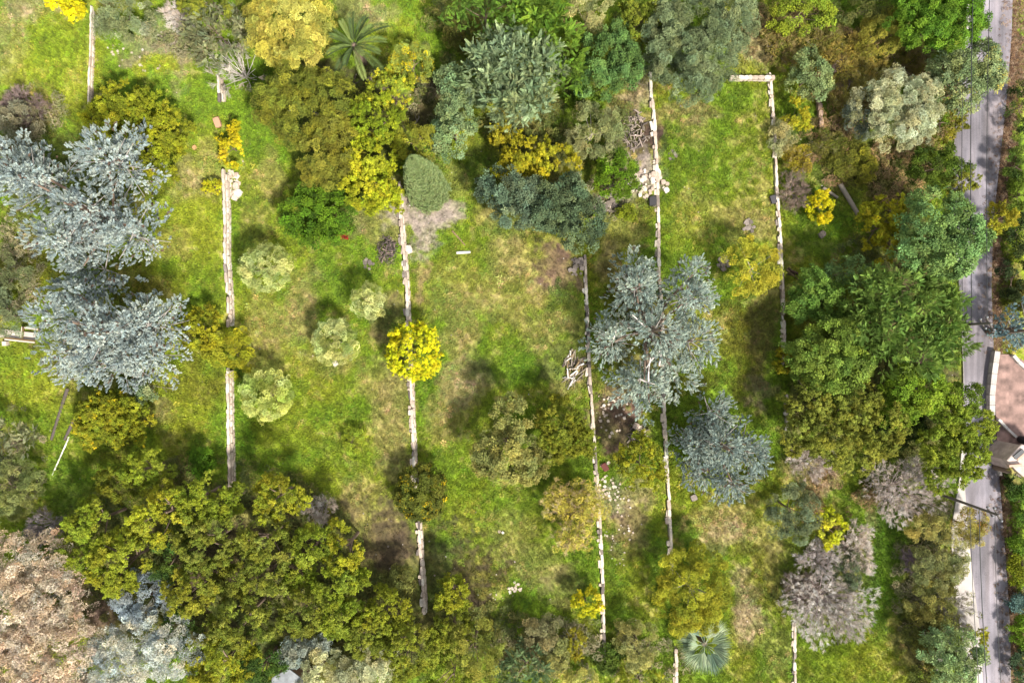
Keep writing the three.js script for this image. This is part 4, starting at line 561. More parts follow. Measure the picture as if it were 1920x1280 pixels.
const grove = [
  [268, 882, 46, 38, 3.8, YG, 'mimosa', 'clumpy', 'uppermost crown of the lower left grove, with yellow tips'], [308, 962, 48, 58, 5.4, ['#b0a628', '#9c9624', '#c0b438'], 'x', 'clumpy', 'brightest yellow-green crown in the lower left grove'],
  [178, 978, 46, 44, 4.8, YG, 'x', 'clumpy', 'upper left crown of the lower left grove'], [158, 1036, 44, 46, 4.4, YG, 'x', 'clumpy', 'leftmost grove crown, next to the pinkish tree'], [232, 1056, 62, 60, 5.2, ['#a0a028', '#8a8e22', '#aca832'], 'x', 'clumpy', 'broad grove crown left of the dark gap, above the silvery tree'],
  [372, 932, 46, 44, 4.6, YG, 'x', 'clumpy', 'grove crown right of the brightest yellow-green one'], [428, 938, 30, 34, 4.2, YG, 'x', 'clumpy', 'narrow grove crown at the foot of the left wall'], [388, 1020, 52, 54, 5.2, YO, 'x', 'clumpy', 'grove crown below the end of the left wall'],
  [362, 1104, 52, 46, 5.0, ['#94922a', '#808220', '#a29c34'], 'x', 'clumpy', 'round isolated grove crown right of the grey-blue crown'], [500, 1008, 54, 50, 5.2, YO, 'x', 'clumpy', 'grove crown in the middle of the lower left grove'], [520, 932, 54, 44, 4.8, ['#a49c26', '#8f8e20', '#b2a832'], 'x', 'clumpy', 'upper right crown of the lower left grove'],
  [592, 1018, 44, 42, 5.0, YG, 'x', 'clumpy', 'grove crown below the bare grey twigs'], [650, 1024, 38, 60, 4.6, ['#a8a024', '#94901e', '#b4aa30'], 'x', 'clumpy', 'rightmost yellow crown of the grove facing the open terrace'], [498, 1078, 56, 42, 5.0, YO, 'x', 'clumpy', 'olive crown above the dark hollow of the grove'],
  [640, 1092, 50, 46, 4.8, YG, 'x', 'clumpy', 'grove crown at the right, left of the brown soil strip'], [578, 1142, 52, 46, 5.0, YO, 'x', 'clumpy', 'grove crown right of the dark hollow'], [640, 1150, 44, 40, 4.6, YG, 'x', 'clumpy', 'lower grove crown above the silvery shrubs'],
  [458, 1160, 62, 52, 5.0, YO, 'x', 'clumpy', 'dull olive grove crown left of the dark hollow'], [420, 1240, 64, 60, 5.0, ['#a09a22', '#8a8a20', '#aea42e'], 'x', 'clumpy', 'bottom edge grove crown right of the silvery white tree'], [490, 1250, 40, 40, 4.2, DG, 'x', 'dense', 'dark green crown at the bottom edge beside the shed roof'],
  [724, 1146, 44, 44, 4.2, ['#9c9a26', '#868a20'], 'x', 'clumpy', 'yellow-green crown just left of the lower end of the long wall'], [768, 1212, 56, 56, 4.6, ['#96962a', '#828622', '#a4a034'], 'x', 'clumpy', 'round yellow-green crown at the bottom right of the silvery shrubs'], [848, 1116, 34, 36, 3.2, ['#a6a428', '#8e9222'], 'x', 'clumpy', 'small yellow-green crown right of the lower end of the long wall'],
  [850, 1180, 46, 36, 3.6, ['#8c9028', '#7a8020'], 'x', 'clumpy', 'green-olive crown below the small one at the long wall end'], [890, 1215, 52, 62, 4.2, ['#98943a', '#848230', '#a69e44'], 'x', 'airy', 'greyish yellow-green tree at the bottom edge, left of the tan bushes'], [850, 1265, 50, 40, 4.0, YG, 'x', 'clumpy', 'yellow-green crown cut by the bottom edge below the greyish one'],
  [752, 1090, 26, 28, 2.4, ['#7e7c3c', '#6e6e34'], 'x', 'airy', 'thin olive bush left of the lower long wall tip'], [325, 1040, 40, 60, 4.0, DG.concat(YO), 'x', 'dense', 'dark olive understorey crown in the middle of the grove'], [440, 1090, 40, 34, 3.6, YO, 'x', 'dense', 'low shaded crown between two grove trees'], [560, 1080, 36, 30, 3.8, YG, 'x', 'clumpy', 'small bright crown between grove trees, lower middle'], [690, 1190, 44, 40, 4.0, YO, 'x', 'clumpy', 'olive crown between the silvery shrubs and the brown strip'], [335, 1180, 34, 40, 3.4, DG, 'x', 'dense', 'dark green bush between silvery tree and grove'], [215, 905, 36, 30, 3.0, ['#848420', '#72761a'], 'x', 'clumpy', 'low olive bush at the upper left rim of the grove'],
];
for (const [px, py, rx, ry, h, pal, , k, label] of grove) tree(k, label, px, py, rx, ry, h * 1.2, pal, { group: 'lower left grove', n: 40, grow: 1.0, dens: k === 'airy' ? 0.8 : 1.35 });
bush('dense', 'dark green bush beside the end of the left wall', 372, 872, 26, 26, 1.6, ['#4f8a1c', '#437818'], { n: 24 });
brush('bare_bush', 'shrub', 'bare grey twiggy bush at the upper right rim of the grove', 600, 955, 30, 26, 2.4, TW, { dens: 70 });
bush('airy', 'faint brown-olive bush above the grove beside the left wall end', 338, 885, 32, 30, 1.8, ['#7c7240', '#6c6438'], { dens: 0.7 });
bush('olive', 'grey-blue silvery shrub left of the shed roof corner', 548, 1218, 28, 26, 3.0, ['#a4b0a0', '#94a292'], {});
bush('olive', 'pale yellowish silvery shrub directly right of the shed roof', 598, 1254, 44, 40, 3.4, ['#cfcf98', '#babc88', '#dcd8a4'], {});
bush('olive', 'pale silvery shrub at the bottom edge below the grove', 688, 1246, 40, 44, 3.4, ['#c2c596', '#aab48c', '#d2d2a2'], { subs: [[665, 1258, 34], [705, 1235, 34], [690, 1270, 40]] });
bush('olive', 'small grey silvery shrub above the yellowish silvery one', 602, 1206, 18, 16, 2.6, ['#aab4a4', '#98a494'], { n: 16 });
bush('dense', 'low grass-green bush by the leaf sprout in the lower left terrace', 662, 822, 20, 24, 0.9, ['#a2b032', '#8ea028'], { n: 16, cs: 0.26, dens: 0.7 });

bush('mimosa', 'small red-leaved weed below the dark green leafy bush', 643, 438, 9, 8, 0.5, ['#b44a34', '#a03c2c'], { n: 10, cs: 0.2 });
// upper middle cluster
tree('airy', 'olive-green broad tree below the golden tree, upper left of centre', 575, 195, 76, 72, 4.4, ['#88882a', '#777a2a', '#989434'], { subs: [[545, 170, 44], [600, 160, 44, 36], [560, 225, 52, 46], [515, 200, 34], [630, 195, 36, 56]], dens: 1.15, nb: 8, bark: 'grey' });
tree('olive', 'brownish olive tree above the dark green bush', 622, 285, 58, 62, 4.2, ['#8f862e', '#7e7828', '#9c923a'], { subs: [[625, 250, 40], [600, 300, 42], [650, 310, 36], [610, 335, 34, 20]] });
bush('leafy', 'dark green leafy bush at the foot of the terrace, left of the long wall top', 597, 402, 68, 58, 2.8, ['#4f8416', '#447414', '#5e941e'], { subs: [[575, 405, 42, 46], [625, 400, 42, 46], [600, 440, 44, 24], [600, 370, 46, 26]] });
tree('clumpy', 'bright green crown in the middle of the upper cluster', 702, 228, 46, 46, 4.4, ['#8aa020', '#789018', '#9aac2c'], {});
tree('clumpy', 'bright yellow-green tree left of the cypress', 692, 332, 54, 58, 4.2, ['#b0b020', '#98a01c', '#c4bc2c'], { subs: [[690, 300, 44], [700, 350, 46], [720, 375, 30], [665, 330, 30]] });
tree('airy', 'yellow-green tree right of the bright green crown, above the cypress', 775, 268, 40, 44, 3.8, ['#a4a22e', '#909230'], { dens: 1.1 });
tree('clumpy', 'yellow-green tree with yellow blossom below the palm', 733, 172, 46, 40, 4.2, ['#a2a828', '#8e982a', '#b4b43a'], { bloom: [0.12, [leafCol('#dcc030')]] });
tree('airy', 'yellow-blossomed sparse tree right of the palm', 772, 122, 36, 40, 4.0, ['#9ca446', '#8c963c'], { bloom: [0.25, [leafCol('#dcb424'), leafCol('#d0a420')]], dens: 0.95 });
brush('bare_bush', 'shrub', 'pale bare twiggy patch between palm and blossomed tree', 706, 152, 18, 16, 2.6, ['#b8a890', '#a89880'], { dens: 60 });
{ // clipped cypress
  const R = rng(++seedN), t = thing('cypress', 'dense conical grey-green cypress at the top of the long wall', 'cypress'), h = 6.6, b = crownAt(800, 352, 1.9), B = V(b.p.x, b.g, b.p.z), list = [], P = ['#94ac70', '#84a064', '#a4b87c'].map(x => leafCol(x)); t.position.copy(B);
  part('trunk', limb(V(0, -0.1, 0), V(-0.4, h * 0.9, -0.9), 0.16, 0.04, 8, 0.02, R), BARK.brown, t);
  for (let i = 0; i < 8000; i++) { const u = Math.pow(R(), 0.8), y = 0.25 + u * (h - 0.3), a = R() * 6.283, rr = 1.55 * (R() < 0.08 ? 1.12 : 1) * Math.pow(1 - Math.pow(u, 1.35), 0.75) * (0.84 + 0.26 * vn(a * 4.4 + 8, y * 2.6 + 3)) * (0.9 + 0.12 * R()), d = V(Math.cos(a), 0.75, Math.sin(a)).add(rv(R).multiplyScalar(0.25)).normalize(); list.push([V(Math.cos(a) * rr - 0.07 * y, y, Math.sin(a) * rr - 0.15 * y), d, 0.17 + 0.1 * R(), tint(P, R, undefined, 0.14), R() * 6.283]); }
  cloud('foliage', G.scale, leafMat, list, t);
}
tree('leafy', 'blue-green sapling right of the cypress, upper of two', 858, 178, 44, 46, 3.6, ['#7f9c64', '#6c8c5a', '#92ac72'], { subs: [[845, 155, 28], [875, 175, 32], [850, 200, 30]] });
tree('leafy', 'blue-green sapling right of the cypress, lower of two', 852, 252, 38, 42, 3.4, ['#84a468', '#70925c', '#98b27a'], {});
tree('wispy', 'large grey-green feathery tree at top centre', 960, 152, 90, 88, 5.6, ['#8ea878', '#7a9668', '#a2b88a'], { subs: [[955, 120, 68, 60], [985, 180, 56, 48], [920, 150, 44], [1010, 130, 46], [960, 205, 40]], dens: 1.5, cs: 0.52 });
tree('wispy', 'fern-green feathery tree at the top edge, left of centre', 910, 22, 80, 44, 4.6, ['#5a9030', '#4c7e28', '#6aa03a'], { cs: 0.55, dens: 1.3 });
tree('wispy', 'bright green feathery tree right of the large grey-green one, top', 1025, 78, 66, 76, 4.8, ['#66982c', '#568626', '#78a838'], { subs: [[1000, 40, 46], [1045, 90, 48], [1060, 140, 36], [1020, 10, 40]], cs: 0.55, dens: 1.3 });
bush('airy', 'dark brownish undergrowth bush below the fern-green tree', 860, 50, 32, 40, 2.0, ['#6a6c2c', '#7a6230'], { dens: 0.8 });
tree('olive', 'pale olive-tan tree at the top edge, right of centre', 1102, 24, 42, 36, 4.0, ['#bab272', '#a6a064', '#c8bf82'], {});
tree('dense', 'deep green round tree at the top end of the white-topped wall', 1146, 118, 54, 66, 4.8, ['#5a8a44', '#4c7a3a', '#6c9a50'], { subs: [[1145, 105, 52, 50], [1165, 140, 36], [1115, 150, 36]] });
bush('leafy', 'grass-green low shrub below the deep green round tree', 1100, 185, 34, 22, 2.2, ['#6a9024', '#5a801e'], {});
tree('clumpy', 'yellow-green tree at the top edge left of the large dark tree', 1196, 38, 42, 42, 4.2, ['#86902a', '#768224', '#969c38'], {});
tree('olive', 'large dark grey-green tree at the top, left of the walled plot', 1300, 105, 92, 98, 6.0, ['#7a8e62', '#6a7e54', '#8c9e70'], { subs: [[1300, 40, 76, 50], [1270, 110, 56], [1330, 110, 54], [1290, 150, 50, 40], [1370, 40, 44], [1250, 60, 40]], n: 44, dens: 1.2 });
bush('mimosa', 'golden bush in the middle of the upper centre shrubs', 1002, 302, 78, 52, 3.2, ['#b49a20', '#a08a1e', '#c0a82c'], { subs: [[985, 290, 50, 40], [1035, 305, 46, 40], [960, 318, 36, 30]], n: 50 });
bush('mimosa', 'small golden bush left above the larger golden bush', 942, 254, 24, 20, 2.4, ['#c0a02a', '#ac902a'], { n: 20 });
tree('airy', 'pinkish grey-green tree left of the broken boards', 1112, 248, 48, 58, 3.4, ['#94935a', '#838652', '#a8a06c'], { dens: 1.15, bark: 'mauve', nb: 8 });
bush('dense', 'round bright dark-green bush left of the wall gap', 1157, 326, 40, 44, 2.6, ['#5c8a16', '#4e7a14', '#6c981e'], {});
tree('leafy', 'bluish green tree below the golden bush', 950, 365, 54, 50, 4.0, ['#66805f', '#586f54', '#7a926e'], { subs: [[945, 355, 46, 40], [965, 400, 36, 34], [985, 360, 30]] });
tree('leafy', 'dark bluish tree above the narrow block wall', 1070, 408, 54, 66, 4.2, ['#5e7850', '#526a48', '#70885e'], { subs: [[1050, 390, 46], [1090, 420, 42, 52], [1025, 400, 30], [1075, 365, 34]] });
bush('mimosa', 'small golden crown among the bluish trees', 1045, 365, 18, 20, 3.4, ['#aa9a2c', '#988c2c'], { n: 16 });
bush('dense', 'tiny yellow-green weed bush below the collapsed white wall', 1180, 400, 18, 14, 0.9, ['#8f9c24', '#7c8a20'], { n: 14, cs: 0.24 });

// upper right
tree('dense', 'bright dark-green tree against the road at the top right', 1752, 48, 78, 62, 5.6, ['#5a9424', '#4c8420', '#6ca42e'], { subs: [[1735, 40, 58, 50], [1785, 50, 52, 50], [1765, 5, 50], [1720, 10, 44]], n: 50 });
tree('leafy', 'yellow-green tangled shrub at the top edge right of the large dark tree', 1500, 24, 62, 40, 3.2, ['#8ea22a', '#7c9026', '#a0b034'], { dens: 0.85 });
brush('dry_scrub', 'shrub', 'reddish-brown dry scrub above the corner of the walled plot', 1464, 84, 44, 52, 1.5, ['#9a7050', '#86603f', '#b48a62'], { leaf: [0.4, ['#a88048', '#8c7a38', '#7c8030']], dens: 70, stems: 14 });
brush('dry_scrub', 'shrub', 'orange-brown dry scrub in the upper right thicket', 1590, 112, 62, 52, 1.7, ['#b08448', '#9c723e', '#c89c5c'], { leaf: [0.5, ['#c09448', '#a88440', '#8e8438']], dens: 70, stems: 18 });
brush('dry_scrub', 'shrub', 'tawny dry scrub between the yellow-green tangle and the grey-green small tree', 1545, 78, 44, 36, 1.5, ['#9c7a50', '#876842'], { leaf: [0.5, ['#98843c', '#86803a']], dens: 66, stems: 12 });
brush('dry_scrub', 'shrub', 'brown dry scrub beneath the dark-green road tree', 1700, 118, 46, 34, 1.4, ['#8c6848', '#785840'], { leaf: [0.4, ['#8c7434', '#74702e']], dens: 66, stems: 12 });
brush('dry_scrub', 'shrub', 'golden dry scrub directly left of the pale silvery crown', 1588, 185, 34, 44, 1.3, ['#b08c50', '#987644'], { leaf: [0.4, ['#a88e44', '#8e8440']], dens: 66, stems: 12 });
bush('airy', 'golden-olive bush above the pale grey tree', 1648, 66, 40, 40, 3.0, ['#a8943a', '#968636', '#b8a44a'], { dens: 1.0 });
brush('dry_scrub', 'shrub', 'tan dry scrub left above the pale grey tree', 1628, 150, 38, 34, 1.6, ['#b4945c', '#a0804e'], { leaf: [0.45, ['#b0984c', '#96863e']], dens: 66, stems: 12 });
brush('bare_bush', 'shrub', 'dark bare thicket between the orange-brown and grey-green bushes', 1572, 132, 30, 30, 1.6, ['#6e5c54', '#5e4e48'], { dens: 80 });
bush('airy', 'dark olive bush at the top edge beside the dark-green road tree', 1615, 18, 46, 32, 3.0, ['#747840', '#66692e'], { dens: 1.0 });
tree('leafy', 'grey-green small tree at the top of the isolated wall stub', 1517, 145, 40, 42, 3.2, ['#82985c', '#708650', '#94a86a'], {});
bush('mimosa', 'yellow bush right beside the upper block wall', 1492, 218, 24, 32, 1.8, ['#c4ac2a', '#b09a28'], { n: 26 });
bush('olive', 'pale straw bush overlapping the right block wall', 1463, 258, 22, 28, 1.6, ['#b6ac72', '#a69c64'], { n: 24 });
brush('dry_scrub', 'shrub', 'brown-yellow scrub beside the right block wall', 1494, 298, 28, 32, 1.3, ['#a07848', '#8c683e'], { leaf: [0.6, ['#c09a34', '#b08a2c', '#a07c30']], dens: 80, stems: 12 });
brush('bare_bush', 'shrub', 'grey twiggy bush beside the right block wall, below the brown-yellow one', 1488, 358, 30, 36, 1.5, ['#9a8676', '#887466'], { dens: 80 });
brush('dry_scrub', 'shrub', 'dull olive-brown scrub between the wall stub and the pale grey tree', 1548, 272, 36, 30, 1.1, ['#8c7248', '#786040'], { leaf: [0.6, ['#86802e', '#8c7838', '#707a2a']], dens: 60, stems: 10 });
tree('olive', 'pale grey-green tree at upper right, silvery crown', 1688, 205, 68, 68, 4.6, ['#c0c494', '#a8ae80', '#d2d2a6'], { subs: [[1700, 185, 52], [1680, 240, 54, 40], [1640, 200, 40], [1710, 230, 40]], bark: 'grey', nb: 8 });
bush('olive', 'grey-green bush with shadow painted into its colour, left of the pale silvery crown', 1622, 216, 34, 36, 3.0, ['#7a8670', '#6a7662'], {});  // darker greens carry the shadow beside the pale crown
tree('leafy', 'grey-green tree reaching over the road at the upper right', 1812, 158, 54, 62, 5.0, ['#8aa066', '#768c58', '#9cb078'], { subs: [[1800, 165, 48, 48], [1835, 120, 30], [1845, 150, 24], [1780, 130, 36]], bloom: [0.04, [leafCol('#c09a50')]] });
bush('mimosa', 'dark golden bush beside the road below the overhanging tree', 1770, 228, 34, 34, 2.6, ['#8a7c24', '#746c22', '#a8942c'], { n: 30 });
bush('dense', 'dark green clipped bush at the roadside above the big green tree', 1758, 314, 54, 34, 2.8, ['#4a6a1c', '#3e5c18', '#587a22'], {});
bush('mimosa', 'olive-yellow bush between clipped bush and big green tree', 1798, 345, 34, 26, 2.8, ['#8c8a28', '#7a7a24'], { n: 30 });
bush('mimosa', 'yellow shrub left of the big round green tree', 1648, 428, 44, 58, 3.4, ['#b09c1e', '#9c8c1c', '#c0aa2a'], { n: 46, subs: [[1660, 400, 36, 30], [1635, 425, 34, 36], [1665, 455, 32, 36]] });
tree('leafy', 'big round bluish-green tree beside the road, upper right', 1770, 442, 88, 84, 6.4, ['#76a458', '#66924c', '#88b468'], { subs: [[1755, 412, 62, 52], [1788, 450, 50, 46], [1722, 460, 52, 46], [1760, 488, 54, 38]], n: 50, cs: 0.38 });
bush('mimosa', 'small yellow crown over the road right of the big green tree', 1872, 410, 28, 26, 3.6, ['#b09a28', '#9c8a26'], { n: 24 });
bush('airy', 'low olive undergrowth in front of the yellow shrub, upper right', 1590, 300, 40, 40, 1.0, ['#7c7c2a', '#6c6c2a'], { dens: 0.7 });
bush('airy', 'yellow-olive small shrub below the pale silvery crown', 1620, 310, 18, 30, 1.4, ['#98902c', '#868028'], { dens: 0.8 });

// right grove
tree('leafy', 'dark green round tree next to the right block wall', 1532, 556, 52, 46, 4.2, ['#5c8c34', '#4e7c2c', '#6c9a3e'], { subs: [[1520, 545, 40, 36], [1550, 570, 40, 36], [1500, 570, 26]] });
tree('leafy', 'bluish dark green crown above the dark round tree', 1590, 512, 50, 26, 4.0, ['#5c8448', '#4e743e', '#6c9454'], {});
tree('wispy', 'largest fine-leaved light green tree beside the road', 1715, 600, 118, 108, 6.6, ['#76a044', '#66903c', '#8ab254'], { subs: [[1690, 560, 70, 52], [1745, 590, 56, 54], [1645, 610, 58, 50], [1710, 650, 70, 50], [1762, 640, 44, 40], [1635, 550, 44]], n: 40, dens: 1.7, cs: 0.42 });
tree('leafy', 'mid-green tree left of the largest fine-leaved tree', 1550, 672, 70, 72, 5.6, ['#779a38', '#688a30', '#88aa46'], { subs: [[1555, 640, 48], [1530, 690, 46], [1585, 690, 44], [1510, 660, 34], [1560, 720, 40, 26]], n: 44 });
bush('mimosa', 'yellow shrub at the left foot of the mid-green tree', 1468, 678, 18, 22, 1.8, ['#b09a20', '#a08c20'], { n: 20 });
tree('clumpy', 'yellow-olive tall crown at the lower part of the right grove', 1575, 792, 96, 92, 5.8, ['#929234', '#80822c', '#a2a03e'], { subs: [[1515, 750, 46, 40], [1590, 760, 56, 48], [1640, 800, 52, 52], [1560, 820, 56, 48], [1510, 820, 44, 42], [1600, 850, 50, 36]], n: 36 });
tree('leafy', 'bright green crown below the largest fine-leaved tree', 1705, 738, 66, 46, 5.4, ['#7ea428', '#6c9424', '#90b432'], { subs: [[1735, 740, 46, 40], [1690, 730, 40, 46], [1680, 770, 36, 30]] });
tree('clumpy', 'yellow-green crown at the road edge opposite the red driveway', 1802, 832, 74, 76, 5.8, ['#86982a', '#748826', '#98a634'], { subs: [[1778, 790, 44, 42], [1815, 800, 38, 40], [1786, 858, 50, 46], [1752, 840, 38], [1768, 896, 40, 26]], n: 40 });
tree('leafy', 'dark green crown between the bright green and roadside crowns', 1785, 752, 48, 34, 5.0, ['#638420', '#56741c', '#74942a'], {});
bush('dense', 'dark understorey shrub at the left foot of the right grove', 1600, 620, 44, 40, 2.4, ['#4c6a24', '#405c1e'], {});
bush('dense', 'dark understorey shrub in the hollow of the right grove', 1690, 800, 44, 44, 2.4, ['#46621e', '#3a541a'], {});

// lower right thicket
brush('bare_thicket', 'shrub', 'grey bare bush below the right grove near the road', 1694, 918, 82, 66, 3.4, ['#d2c2b8', '#beaea6', '#e2d4ca'], { dens: 40, stems: 36, long: 1 });
brush('bare_thicket', 'shrub', 'grey bare bush at the left foot of the olive-yellow crown', 1518, 868, 44, 32, 2.2, TW, { dens: 90 });
tree('olive', 'grey-green tree left of the lemon yellow crown', 1484, 955, 44, 56, 3.8, ['#76845c', '#66744e', '#88946a'], { dens: 1.2 });
brush('bare_thicket', 'shrub', 'pinkish grey bare bush right of the lemon yellow crown', 1604, 1030, 36, 52, 2.8, ['#e0cec0', '#d0bcb0', '#ecdcd0'], { dens: 66, stems: 18, long: 1 });
brush('bare_thicket', 'shrub', 'grey bare bush left below the lemon yellow crown', 1535, 1046, 50, 32, 2.6, ['#cec2bc', '#bcaeaa'], { dens: 60, stems: 18 });
bush('olive', 'dark grey-green bush inside the ring of bare thicket', 1590, 1062, 30, 34, 2.4, ['#6c7650', '#5e6846'], {});
brush('bare_thicket', 'shrub', 'largest mauve-grey leafless thicket at lower right, sweeping rounded mass', 1552, 1135, 90, 80, 3.2, ['#d0c4ba', '#bcafa6', '#e0d6cc'], { dens: 40, stems: 50, ts: 0.42, long: 1 });
brush('bare_thicket', 'shrub', 'dark bare bush in the shade left of the mauve thicket', 1500, 1100, 34, 30, 1.8, ['#8c7a70', '#7a6a62'], { dens: 90 });
bush('olive', 'golden-brown bush at the pavement below the grey bare bush', 1760, 1002, 66, 28, 2.8, ['#b09858', '#9c884c', '#bea664'], { subs: [[1730, 985, 38, 24], [1790, 1000, 36, 26]] });
bush('olive', 'rust-tan bush overhanging the pavement beside the utility pole', 1812, 985, 30, 26, 2.8, ['#b8964c', '#a48646'], { bloom: [0.1, [leafCol('#b07838')]] });
bush('airy', 'olive bush along the pavement, upper one of the row', 1756, 1055, 46, 50, 2.8, ['#96965c', '#86884e', '#a8a46a'], { dens: 1.15 });
brush('bare_bush', 'shrub', 'small mauve bare bush at the edge of the lush grass strip', 1710, 1052, 22, 26, 1.6, ['#a08c94', '#8e7a84'], { dens: 66, stems: 18, long: 1 });
bush('olive', 'brown-olive bush along the pavement, middle of the row', 1748, 1120, 42, 52, 2.6, ['#8c8240', '#7a7238', '#9e9250'], { dens: 1.1 });
brush('bare_tree', 'tree', 'bare branching tree reaching over the pavement, lower right', 1790, 1140, 40, 44, 3.2, ['#94867a', '#82766c'], { dens: 26, stems: 20, bark: 'grey', long: 1, leaf: [0.3, ['#949040', '#848238']] });
bush('airy', 'dark olive bush at the lower end of the lush grass strip', 1730, 1180, 36, 40, 2.2, ['#74702e', '#66642a'], { dens: 1.1 });
tree('leafy', 'mint-green tree at the bottom right beside the pavement', 1782, 1222, 54, 48, 3.8, ['#8eae6c', '#7c9c5e', '#a0bc7c'], { subs: [[1760, 1215, 36], [1800, 1220, 36, 42], [1785, 1255, 40, 28]], bloom: [0.02, [leafCol('#d8d0c0')]] });
bush('mimosa', 'small golden-yellow bush at the road edge above the mint-green tree', 1826, 1200, 20, 28, 2.6, ['#a89a20', '#948a1e', '#bcae28'], { n: 26 });
bush('dense', 'olive bush at the bottom edge below the mint-green tree', 1740, 1262, 34, 28, 2.2, ['#7a7a34', '#6a6c2e'], {});

// bottom middle
bush('airy', 'tan bush at the bottom, left of the middle wall end', 1012, 1188, 42, 36, 2.6, ['#a09462', '#8e8456', '#b0a270'], { dens: 1.1 });
bush('airy', 'tan bush at the bottom beside the dark green bottom tree', 1040, 1225, 28, 34, 2.2, ['#a49858', '#928850'], { dens: 1.0 });
bush('mimosa', 'dark golden bush left of the middle wall end', 1078, 1206, 22, 28, 1.8, ['#a48a24', '#8c7a22'], { n: 20, dens: 0.8 });
tree('wispy', 'dark green feathery tree at the bottom edge, centre', 985, 1250, 46, 40, 3.4, ['#6c8a58', '#5e7c4e', '#7c9a66'], { cs: 0.5 });
bush('olive', 'tan-olive round bush at the bottom between the two middle walls', 1196, 1206, 40, 42, 2.8, ['#a89c5a', '#968c50', '#b6aa68'], {});
bush('clumpy', 'yellow-green bush cut by the bottom edge below the tan-olive one', 1200, 1276, 44, 24, 2.6, ['#a4a42a', '#909424'], {});
bush('olive', 'yellow pale bush cut by the bottom edge, centre', 1085, 1272, 36, 22, 2.4, ['#c4b860', '#b0a854'], {});
bush('dense', 'low dark green bush at the foot of the middle wall end', 1140, 1232, 26, 24, 1.4, ['#5c7c2a', '#4e6e24'], {});

// beyond the road
const far = [
  [1912, 200, 26, 46, 3.4, ['#4f6a2a', '#435c24'], 'dark green tree right of the road at the upper right edge'], [1908, 310, 32, 42, 3.4, ['#5a7a28', '#4c6a22'], 'green tree right of the road, second from the top'], [1915, 365, 30, 36, 3.2, ['#688424', '#566f20'], 'yellow-green tree right of the road at the right edge'], [1906, 440, 28, 36, 3.4, ['#3f5626', '#364c20'], 'very dark tree right of the road'], [1902, 520, 34, 40, 3.6, ['#3c5228', '#334622'], 'very dark tree above the blue conifer at the right edge'], [1916, 560, 22, 24, 2.4, ['#8c8040', '#7c7238'], 'tan grass-like bush above the blue conifer'],
];
for (const [px, py, rx, ry, h, pal, label] of far) tree('dense', label, px + 4, py, rx, ry, h * 0.7, pal, { group: 'trees beyond the road', n: 30 });
const hedgeRow = [[1895, 905, 18, 26, 'dark hedge bush below the pink house corner', ['#3c6a24', '#33581e']], [1912, 940, 26, 34, 'hedge bush beyond the road, second below the pink house', ['#4f8426', '#42721f']], [1910, 1000, 26, 36, 'hedge bush beyond the road, third below the pink house', ['#5c8a22', '#4c781e']], [1914, 1060, 28, 38, 'bright hedge bush beyond the road, fourth below the pink house', ['#8c9c1e', '#748a1c']], [1914, 1128, 22, 20, 'small bluish bush in the hedge beyond the road', ['#5c8478', '#4e7468']], [1914, 1185, 24, 32, 'green hedge bush beyond the road near the bottom right corner', ['#6a9a24', '#588820']], [1914, 1250, 26, 36, 'lowest hedge bush in the bottom right corner', ['#4a6a48', '#3f5c3e']]];
for (const [px, py, rx, ry, label, pal] of hedgeRow) bush('hedge', label, px + 6, py, rx, ry, 1.5, pal, { group: 'hedge beyond the road' });

